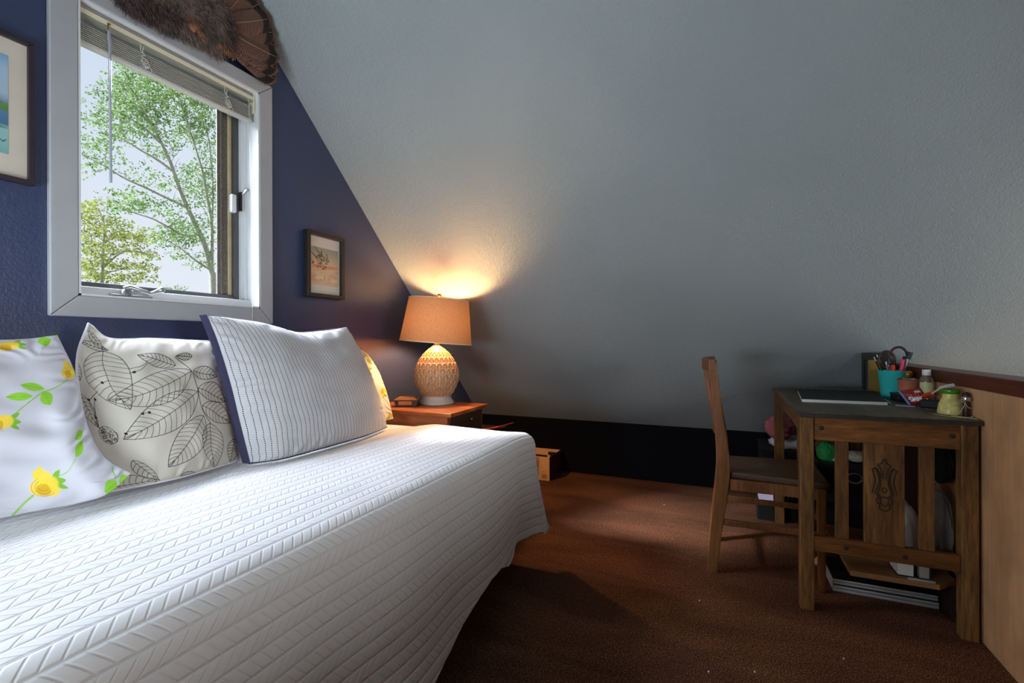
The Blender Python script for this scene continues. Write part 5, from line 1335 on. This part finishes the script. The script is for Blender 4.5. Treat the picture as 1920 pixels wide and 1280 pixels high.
    for k in range(24):
        q = random.Random(k); p.ellipse(q.uniform(0, 100), q.uniform(0, 100), q.uniform(4, 14), q.uniform(2, 6), RGB(96, 18, 20) if k % 2 else RGB(190, 60, 50), q.uniform(0, 3), .8, .6)
    p.stroke([(4, 0), (4, 100)], 14, RGB(120, 150, 200), 4); p.stroke([(13, 0), (15, 100)], 4, RGB(30, 40, 80), 2)
    W = RGB(235, 230, 226)
    def glyph(x, y, w, h, segs):
        for s in segs: p.stroke([(x + a * w, y + c * h) for a, c in s], 5.0, W, 1.5)
    S = [[(1, .1), (.5, 0), (0, .2), (.2, .45), (.9, .6), (1, .85), (.5, 1), (0, .9)]]; N = [[(0, 1), (0, 0), (1, 1), (1, 0)]]; A = [[(0, 1), (.5, 0), (1, 1)], [(.2, .65), (.8, .65)]]; K = [[(0, 0), (0, 1)], [(1, 0), (0, .55), (1, 1)]]
    for k, g in enumerate((S, N, A, K, S)): glyph(24 + k * 15, 54 + k * 1, 11, 26, g)
    for k in range(5): p.stroke([(66 + k * 5, 18), (68 + k * 5, 30)], 3.6, W, 1.4)
    r = thing('snack_wrapper', (0.735, 2.43, Z), 'crumpled red snack wrapper with white lettering propped against the black box', 'wrapper')
    b = MB(); b.grid(P); obj('printed_front', b, M['print_gloss'], r, 180, colors=p.c, clean=False)
    H2 = -0.010 * e[::4, ::4]; Q = (o + U[::4, ::4, None] * ex + V[::4, ::4, None] * ey) + (H2[..., None] - .0005) * nr
    b = MB(); b.grid(Q, flip=True); obj('foil_back', b, M['chrome'], r, 180, clean=False)
    # dark tray and tools
    b = MB(); b.prism([(0.715, 2.335), (0.795, 2.30), (0.806, 2.40), (0.735, 2.415)], Z, Z + .005, 'xy'); single('dark_tray', b, M['black'], 'flat dark tray lying on the desk between wrapper and yellow vase', 'tray', smooth=None, bevel=.001)
    b = MB(); b.box((-.034, -.018, 0), (.034, .018, .030), rotz(0.766, 2.345, Z + .0053, -.5)); single('dark_case', b, M['nb_black'], 'small dark case on the flat tray behind the yellow vase', 'case', smooth=None, bevel=.004)
    r = thing('marker_pen', (0.76, 2.30, Z + .06), 'red-orange marker with a white stem resting across the green vase rim', 'marker')
    a, c, d, e2 = Vector((0.748, 2.372, Z + .0455)), Vector((0.756, 2.312, Z + .064)), Vector((0.764, 2.258, Z + .091)), Vector((0.776, 2.192, Z + .1075))
    b = MB(); b.tube([a, a.lerp(c, .2), c], [0.006, 0.0095, 0.0085], 14); obj('barrel', b, M['orange'], r, 40)
    b = MB(); b.tube([c, d], 0.0030, 8); obj('neck', b, M['paper'], r, 40)
    b = MB(); b.tube([d, e2], 0.0062, 12); obj('stem', b, M['cap_white'], r, 40)
    # yellow vase
    vx, vy = 0.772, 2.200
    r = thing('vase', (vx, vy, Z), 'squat mottled yellow pottery vase with a green rim at the desk corner', 'vase')
    b = MB(); b.lathe([(0.034, 0), (0.0375, .003), (0.0375, .010), (0.0355, .024), (0.0325, .040), (0.0265, .054), (0.0225, .062), (0.0238, .076)], (vx, vy, Z), 48, cap1=False); obj('body', b, M['vase'], r, 50)
    b = MB(); b.lathe([(0.0236, .0755), (0.0262, .079), (0.0268, .088), (0.0252, .0925), (0.0235, .090), (0.0200, .070), (0.020, .03), (0.0005, .02)], (vx, vy, Z), 48, cap0=False, cap1=False); obj('rim', b, M['vase_rim'], r, 50)
    # dark little bottle with a steel collar
    fx, fy = 0.797, 2.150
    r = thing('vial', (fx, fy, Z), 'dark little capped bottle with a steel collar tied with twine beside the yellow vase', 'bottle')
    b = MB(); b.lathe([(0.0095, 0), (0.0105, .002), (0.0105, .050), (0.0085, .056)], (fx, fy, Z), 24); obj('vial_body', b, M['maroon'], r, 50)
    b = MB(); b.lathe([(0.0125, .056), (0.0135, .058), (0.0135, .069), (0.0125, .071)], (fx, fy, Z), 24); obj('collar', b, M['chrome'], r, 40)
    b = MB(); b.lathe([(0.012, .071), (0.0118, .078), (0.008, .085), (0.002, .088)], (fx, fy, Z), 24); obj('cap', b, M['maroon'], r, 50)
    b = MB(); t = [(0.718, 2.185, Z + .0016), (0.735, 2.150, Z + .0016), (0.757, 2.136, Z + .0016), (0.776, 2.140, Z + .016), (0.789, 2.136, Z + .048), (0.786, 2.132, Z + .058), (0.780, 2.137, Z + .062), (0.779, 2.143, Z + .056), (0.788, 2.136, Z + .050), (0.797, 2.1375, Z + .036), (0.806, 2.136, Z + .032)]
    b.tube(curve(t, 8), 0.0013, 6)
    t = [(0.752, 2.136, Z + .0015), (0.770, 2.122, Z + .0015), (0.790, 2.112, Z + .0015), (0.801, 2.082, Z + .0015)]; b.tube(curve(t, 8), 0.0014, 6)
    t = [(0.757, 2.150, Z + .0015), (0.776, 2.126, Z + .003), (0.79, 2.132, Z + .0015), (0.806, 2.126, Z + .0015), (0.8075, 2.14, Z + .004), (0.805, 2.155, Z + .001)]; b.tube(curve(t, 8), 0.0013, 6)
    single('twine', b, M['twine'], 'loose pale twine trailing over the desk corner round the dark vial', 'string', smooth=60)
    for k, (x, y) in enumerate(((0.733, 2.345), (0.742, 2.318), (0.726, 2.362))):
        b = MB(); b.ball((x, y, Z + .0016), 0.0016, 8, 6); single('paper_crumb', b, M['paper'], 'tiny white crumb on the bare desk top in front of the wrapper', 'crumb', 'white crumbs on the desk', smooth=60)

# ----------------------------------------------------------------------------- things under the desk
def cloth_lump(name, centre, size, mat, label, cat, seed, amp=0.25, freq=2.4, flat=0.0, group=None, parent=None):
    n, m = 64, 44
    th, ph = np.meshgrid(np.linspace(0, 2 * PI, n), np.linspace(0.001, PI - .001, m))
    x, y, z = np.sin(ph) * np.cos(th), np.sin(ph) * np.sin(th), -np.cos(ph)
    w = wob(x * 2 + z, y * 2 - z * .7, seed, 9, .8, freq) * 0.6 + 0.5 * np.abs(wob(x * 2 - y, z * 2, seed + 1, 7, 1, freq))
    r = 1 + amp * w
    z2 = z * r
    if flat: z2 = np.maximum(z2, -flat)
    P = np.stack([centre[0] + size[0] * x * r, centre[1] + size[1] * y * r, centre[2] + size[2] * z2], -1)
    P[:, -1] = P[:, 0]
    b = MB(); b.grid(P)
    o = obj(name, b, mat, parent, 180, clean=False)
    return tag(o, label, cat, group) if parent is None else o

def build_under_desk():
    # black bin full of cloth
    r = thing('laundry_bin', (0.54, 2.80, 0), 'black bin with a round metal grommet handle under the desk heaped with cloths', 'bin')
    b = MB(); x0, x1, y0, y1, h = 0.435, 0.70, 2.66, 2.955, 0.440
    b.box((x0, y0, 0), (x1, y0 + .008, h)); b.box((x0, y1 - .008, 0), (x1, y1, h)); b.box((x0, y0 + .008, 0), (x0 + .008, y1 - .008, h)); b.box((x1 - .008, y0 + .008, 0), (x1, y1 - .008, h)); b.box((x0 + .008, y0 + .008, 0), (x1 - .008, y1 - .008, .36))
    obj('body', b, M['black_cloth'], r, None)
    b = MB(); c = (0.584, y0 - .0015, 0.374); b.tube([(c[0] + .029 * math.cos(t), c[1], c[2] + .023 * math.sin(t)) for t in np.linspace(0, 2 * PI, 33)[:-1]], 0.0036, 8, closed=True); obj('grommet', b, M['chrome'], r, 60)
    cloth_lump('cloth', (0.490, 2.735, 0.470), (0.045, 0.045, 0.050), M['green_cloth'], 'crumpled bright green cloth on top of the black bin', 'cloth', 3)
    cloth_lump('cloth', (0.612, 2.735, 0.462), (0.058, 0.05, 0.024), M['cream_cloth'], 'crumpled cream cloth on the black bin beside the green one', 'cloth', 5, 0.3)
    cloth_lump('cloth', (0.53, 2.72, 0.446), (0.035, 0.035, 0.012), M['paper'], 'small white scrap of cloth under the green one on the bin', 'cloth', 8, 0.35)
    # heap behind the chair
    r = thing('storage_box', (0.33, 3.32, 0), 'dark box against the low wall under white and pink cloths behind the desk leg', 'box')
    b = MB(); b.box((0.24, 3.15, 0.0), (0.62, 3.50, 0.36)); obj('body', b, M['black_cloth'], r, None, bevel=.004)
    b = MB(); b.box((0.235, 3.145, 0.3605), (0.625, 3.505, 0.375)); obj('lid', b, M['black_cloth'], r, None, bevel=.004)
    cloth_lump('cloth', (0.405, 3.30, 0.397), (0.115, 0.10, 0.045), M['white_cloth'], 'white cloth draped over the dark box behind the desk', 'cloth', 12, 0.2, 2.6, 0.46)
    cloth_lump('cloth', (0.335, 3.22, 0.500), (0.075, 0.05, 0.07), M['pink_cloth'], 'dusty pink cloth bunched up behind the back desk leg', 'cloth', 15, 0.35, 2.6)
    b = MB(); b.box((0.205, 3.02, 0.0), (0.287, 3.13, 0.108)); single('black_block', b, M['black'], 'low black block on the carpet behind the chair carrying a folded paper', 'box', smooth=None, bevel=.003)
    b = MB(); b.prism([(3.03, .109), (3.125, .109), (3.120, .146), (3.05, .150)], 0.212, 0.285, 'yz'); single('folded_paper', b, M['lilac'], 'pale lilac folded paper on the low black block behind the chair', 'paper', smooth=None)
    b = MB(); b.lathe([(0.040, 0), (0.046, .004), (0.048, .06), (0.046, .10), (0.030, .135), (0.020, .145), (0.020, .165)], (0.388, 3.085, 0), 36); r = thing('jar', (0.388, 3.085, 0), 'dark green glass jar with an orange lid on the floor behind the desk leg', 'jar')
    obj('glass', b, M['dark_glass'], r, 50); b = MB(); b.lathe([(0.023, .150), (0.023, .172), (0.021, .174)], (0.388, 3.085, 0), 24); obj('lid', b, M['orange'], r, 40)
    # bags on the shelf board
    cloth_lump('plastic_bag', (0.682, 2.37, 0.264), (0.044, 0.085, 0.105), M['film_white'], 'milky white plastic bag standing on the shelf board under the desk', 'bag', 22, 0.18, 3.2, 1.0)
    cloth_lump('plastic_bag', (0.769, 2.32, 0.309), (0.025, 0.125, 0.150), M['film_clear'], 'clear grey plastic bag squeezed between white bag and half wall', 'bag', 26, 0.30, 3.6, 1.0)
    cloth_lump('dark_bundle', (0.769, 2.32, 0.222), (0.010, 0.050, 0.055), M['nb_green'], 'dark green bundle inside the clear bag under the desk', 'bundle', 29, 0.2, 2.4, 1.0)
    cloth_lump('shade_lump', (0.775, 2.33, 0.558), (0.025, 0.125, 0.085), M['black_cloth'], 'crumpled black lump added to darken the gap above the clear bag beneath the desk top', 'bag', 33, 0.22, 2.6, 1.0)  # added black lump, stands in for the shade under the desk top
    b = MB(); b.box((0.61, 2.625, 0.0), (0.806, 2.645, 0.60)); single('shade_panel', b, M['crate'], 'dark brown wooden panel enlarged to darken the space behind the white bag under the desk', 'panel', smooth=None, bevel=.002)  # brown panel, enlarged and darkened to imitate shade in front of the half wall
    # books on the board
    for k, (x, w, hgt, mt, lb) in enumerate(((0.600, 0.052, 0.048, 'nb_black', 'black-covered book with white page edges lying on the shelf board'), (0.663, 0.034, 0.046, 'nb_green', 'dark book beside the black-covered one on the shelf board'))):
        r = thing('book', (x, 2.18, 0.157), lb, 'book', 'books on the shelf board')
        b = MB(); b.box((x + .003, 2.152, 0.160), (x + w - .003, 2.24, 0.157 + hgt - .003)); obj('pages', b, M['paper'] if k == 0 else M['silver'], r, None)
        b = MB(); b.box((x, 2.150, 0.1565), (x + w, 2.243, 0.1598)); b.box((x, 2.150, 0.157 + hgt - .0028), (x + w, 2.243, 0.157 + hgt)); b.box((x + w - .0028, 2.150, 0.1598), (x + w, 2.243, 0.157 + hgt - .0028)); obj('cover', b, M[mt], r, None)
    b = MB(); b.prism([(0.625, 2.128), (0.705, 2.128), (0.71, 2.146), (0.63, 2.146)], 0.1565, 0.1572, 'xy'); single('paper_sheet', b, M['paper'], 'white paper sheet under the books on the shelf board', 'paper', smooth=None)
    # slim grey cases edge-on
    for k, (z, hh, y0, lb) in enumerate(((0.001, 0.026, 2.272, 'slim silver-grey case lying on the carpet under the desk, lower of two'), (0.0275, 0.022, 2.280, 'slim silver-grey case stacked on the other one under the desk'))):
        r = thing('slim_case', (0.56, 2.4, z), lb, 'case', 'slim grey cases under the desk')
        b = MB(); b.box((0.424, y0, z), (0.764, y0 + .24, z + hh * .48)); obj('base', b, M['silver'], r, None, bevel=.004)
        b = MB(); b.box((0.424, y0, z + hh * .52), (0.764, y0 + .24, z + hh - .001)); obj('lid', b, M['silver'], r, None, bevel=.004)
        b = MB(); b.box((0.427, y0 + .003, z + hh - .001), (0.761, y0 + .237, z + hh)); obj('top_panel', b, M['black'], r, None, label='black top face')
    b = MB(); b.prism([(2.30, 0.155), (2.30, 0.148), (2.50, 0.0), (2.56, 0.0)], 0.402, 0.407, 'yz'); single('card_sheet', b, M['card_out'], 'pale card edge leaning under the desk beside the chair leg', 'card', smooth=None)
    b = MB(); b.prism([(0.770, 2.215), (0.797, 2.195), (0.806, 2.205), (0.778, 2.228)], 0.0005, 0.0035, 'xy'); single('paper_scrap', b, M['paper'], 'white paper scrap on the carpet by the right desk leg', 'paper', smooth=None)
    r2 = random.Random(4)
    for k, (x, y) in enumerate(((-0.07, 1.98), (0.365, 1.80), (-0.03, 1.565), (-.31, 3.05), (0.10, 1.62))):
        b = MB(); b.ball((x, y, 0.003), 0.0026, 8, 6); single('lint_speck', b, M['paper'], 'tiny white speck of lint lying on the open brown carpet', 'speck', 'white specks on the carpet', smooth=60)

# ----------------------------------------------------------------------------- light and camera
def build_light():
    w = bpy.data.worlds.new('overcast_sky'); bpy.context.scene.world = w; w.use_nodes = True
    t = w.node_tree; t.nodes.clear()
    out = t.nodes.new('ShaderNodeOutputWorld'); bg = t.nodes.new('ShaderNodeBackground')
    tc = t.nodes.new('ShaderNodeTexCoord'); sp = t.nodes.new('ShaderNodeSeparateXYZ'); rp = t.nodes.new('ShaderNodeValToRGB')
    nz = t.nodes.new('ShaderNodeTexNoise'); nz.inputs['Scale'].default_value = 3.0; nz.inputs['Detail'].default_value = 4.0
    ad = t.nodes.new('ShaderNodeMath'); ad.operation = 'MULTIPLY_ADD'; ad.inputs[1].default_value = 0.25
    t.links.new(tc.outputs['Generated'], sp.inputs[0]); t.links.new(tc.outputs['Generated'], nz.inputs['Vector'])
    t.links.new(nz.outputs['Fac'], ad.inputs[0]); t.links.new(sp.outputs['Z'], ad.inputs[2]); t.links.new(ad.outputs[0], rp.inputs['Fac'])
    e = rp.color_ramp.elements; e[0].position = 0.1; e[0].color = RGB(240, 243, 250); e[1].position = 0.65; e[1].color = RGB(205, 219, 240)
    t.links.new(rp.outputs['Color'], bg.inputs['Color']); bg.inputs['Strength'].default_value = SKY
    t.links.new(bg.outputs[0], out.inputs['Surface'])
    def area(name, loc, direction, sx, sy, energy, col, portal=False):
        ld = bpy.data.lights.new(name, 'AREA'); ld.shape = 'RECTANGLE'; ld.size = sx; ld.size_y = sy; ld.energy = energy; ld.color = col
        if portal: ld.cycles.is_portal = True
        o = bpy.data.objects.new(name, ld); COL.objects.link(o); o.location = loc
        o.rotation_euler = Vector(direction).to_track_quat('-Z', 'Y').to_euler(); return o
    area('window_portal', (XG - 0.165, (WY0 + WY1) / 2, (WZ0 + WZ1) / 2), (1, 0, 0), 0.62, 0.94, 1, (1, 1, 1), True)
    # bright cloud in front of the hidden sun, wide and soft
    ld = bpy.data.lights.new('cloudy_sun', 'SUN'); ld.energy = SUN[0]; ld.angle = math.radians(SUN[1]); ld.color = (0.88, 0.93, 1.0)
    o = bpy.data.objects.new('cloudy_sun', ld); COL.objects.link(o); o.rotation_euler = Vector(SUN[2]).to_track_quat('-Z', 'Y').to_euler()
    # added lamp panel outside above the window, out of view, boosting the daylight
    area('daylight_boost', *KEY)
    # stairwell daylight; rear, far-end and side are added fill lamps without windows
    area('rear_fill', *REAR); area('stair_window_daylight', *STAIR); area('far_end_fill', *END); area('side_fill', *SIDE)

def build_camera():
    cd = bpy.data.cameras.new('camera'); cam = bpy.data.objects.new('camera', cd); COL.objects.link(cam)
    yaw, rol = math.radians(23.70), math.radians(-0.179)
    rt = Vector((math.cos(yaw), math.sin(yaw), 0)); fw = Vector((-math.sin(yaw), math.cos(yaw), 0)); up = Vector((0, 0, 1))
    r3 = rt * math.cos(rol) + up * math.sin(rol); u3 = up * math.cos(rol) - rt * math.sin(rol)
    m = Matrix((( r3.x, u3.x, -fw.x, 0), (r3.y, u3.y, -fw.y, 0), (r3.z, u3.z, -fw.z, 1.02), (0, 0, 0, 1)))
    cam.matrix_world = m
    cd.sensor_fit = 'HORIZONTAL'; cd.sensor_width = 36.0; cd.lens = 880.3 / 1920 * 36
    cd.clip_start = 0.02; cd.clip_end = 900
    bpy.context.scene.camera = cam

BULB = 780.0
SKY = 1.08
SUN = (23.0, 14, (0.94, 0.92, -1.0))
KEY = ((-2.9, 0.55, 2.95), (0.72, 0.08, -0.68), 3.4, 0.9, 540, (0.82, 0.88, 1.0))
REAR = ((-1.2, -0.55, 0.84), (-0.3, 0.9, 0.34), 1.1, 0.5, 27, (0.82, 0.93, 1.0))
SIDE = ((-1.84, -0.35, 0.82), (1.0, 0.35, -0.25), 0.8, 0.36, 18, (0.97, 0.98, 1.0))
END = ((2.40, 0.1, 1.2), (-0.9, -0.25, -0.9), 1.6, 0.6, 84, (1.0, 0.96, 0.92))
STAIR = ((2.35, 2.2, 0.3), (-1, 0.1, 0.25), 0.9, 0.9, 14, (1.0, 0.95, 0.9))

sc = bpy.context.scene
sc.view_settings.view_transform = 'Standard'; sc.view_settings.look = 'None'
sc.view_settings.gamma = 1.0; sc.view_settings.use_curve_mapping = False
sc.view_settings.exposure = 0.0
sc.cycles.use_light_tree = False
sc.cycles.max_bounces = 10; sc.cycles.diffuse_bounces = 6; sc.cycles.transparent_max_bounces = 12
sc.cycles.sample_clamp_indirect = 4.0
sc.cycles.caustics_reflective = False; sc.cycles.caustics_refractive = False

build_materials()
build_room(); build_window(); build_blind(); build_fan(); build_pictures(); build_outside()
build_bed(); build_coverlet(); build_pillows(); build_nightstand(); build_lamp(); build_clock(); build_floor_boxes()
build_chair(); build_desk(); build_desk_things(); build_under_desk()
build_light(); build_camera()
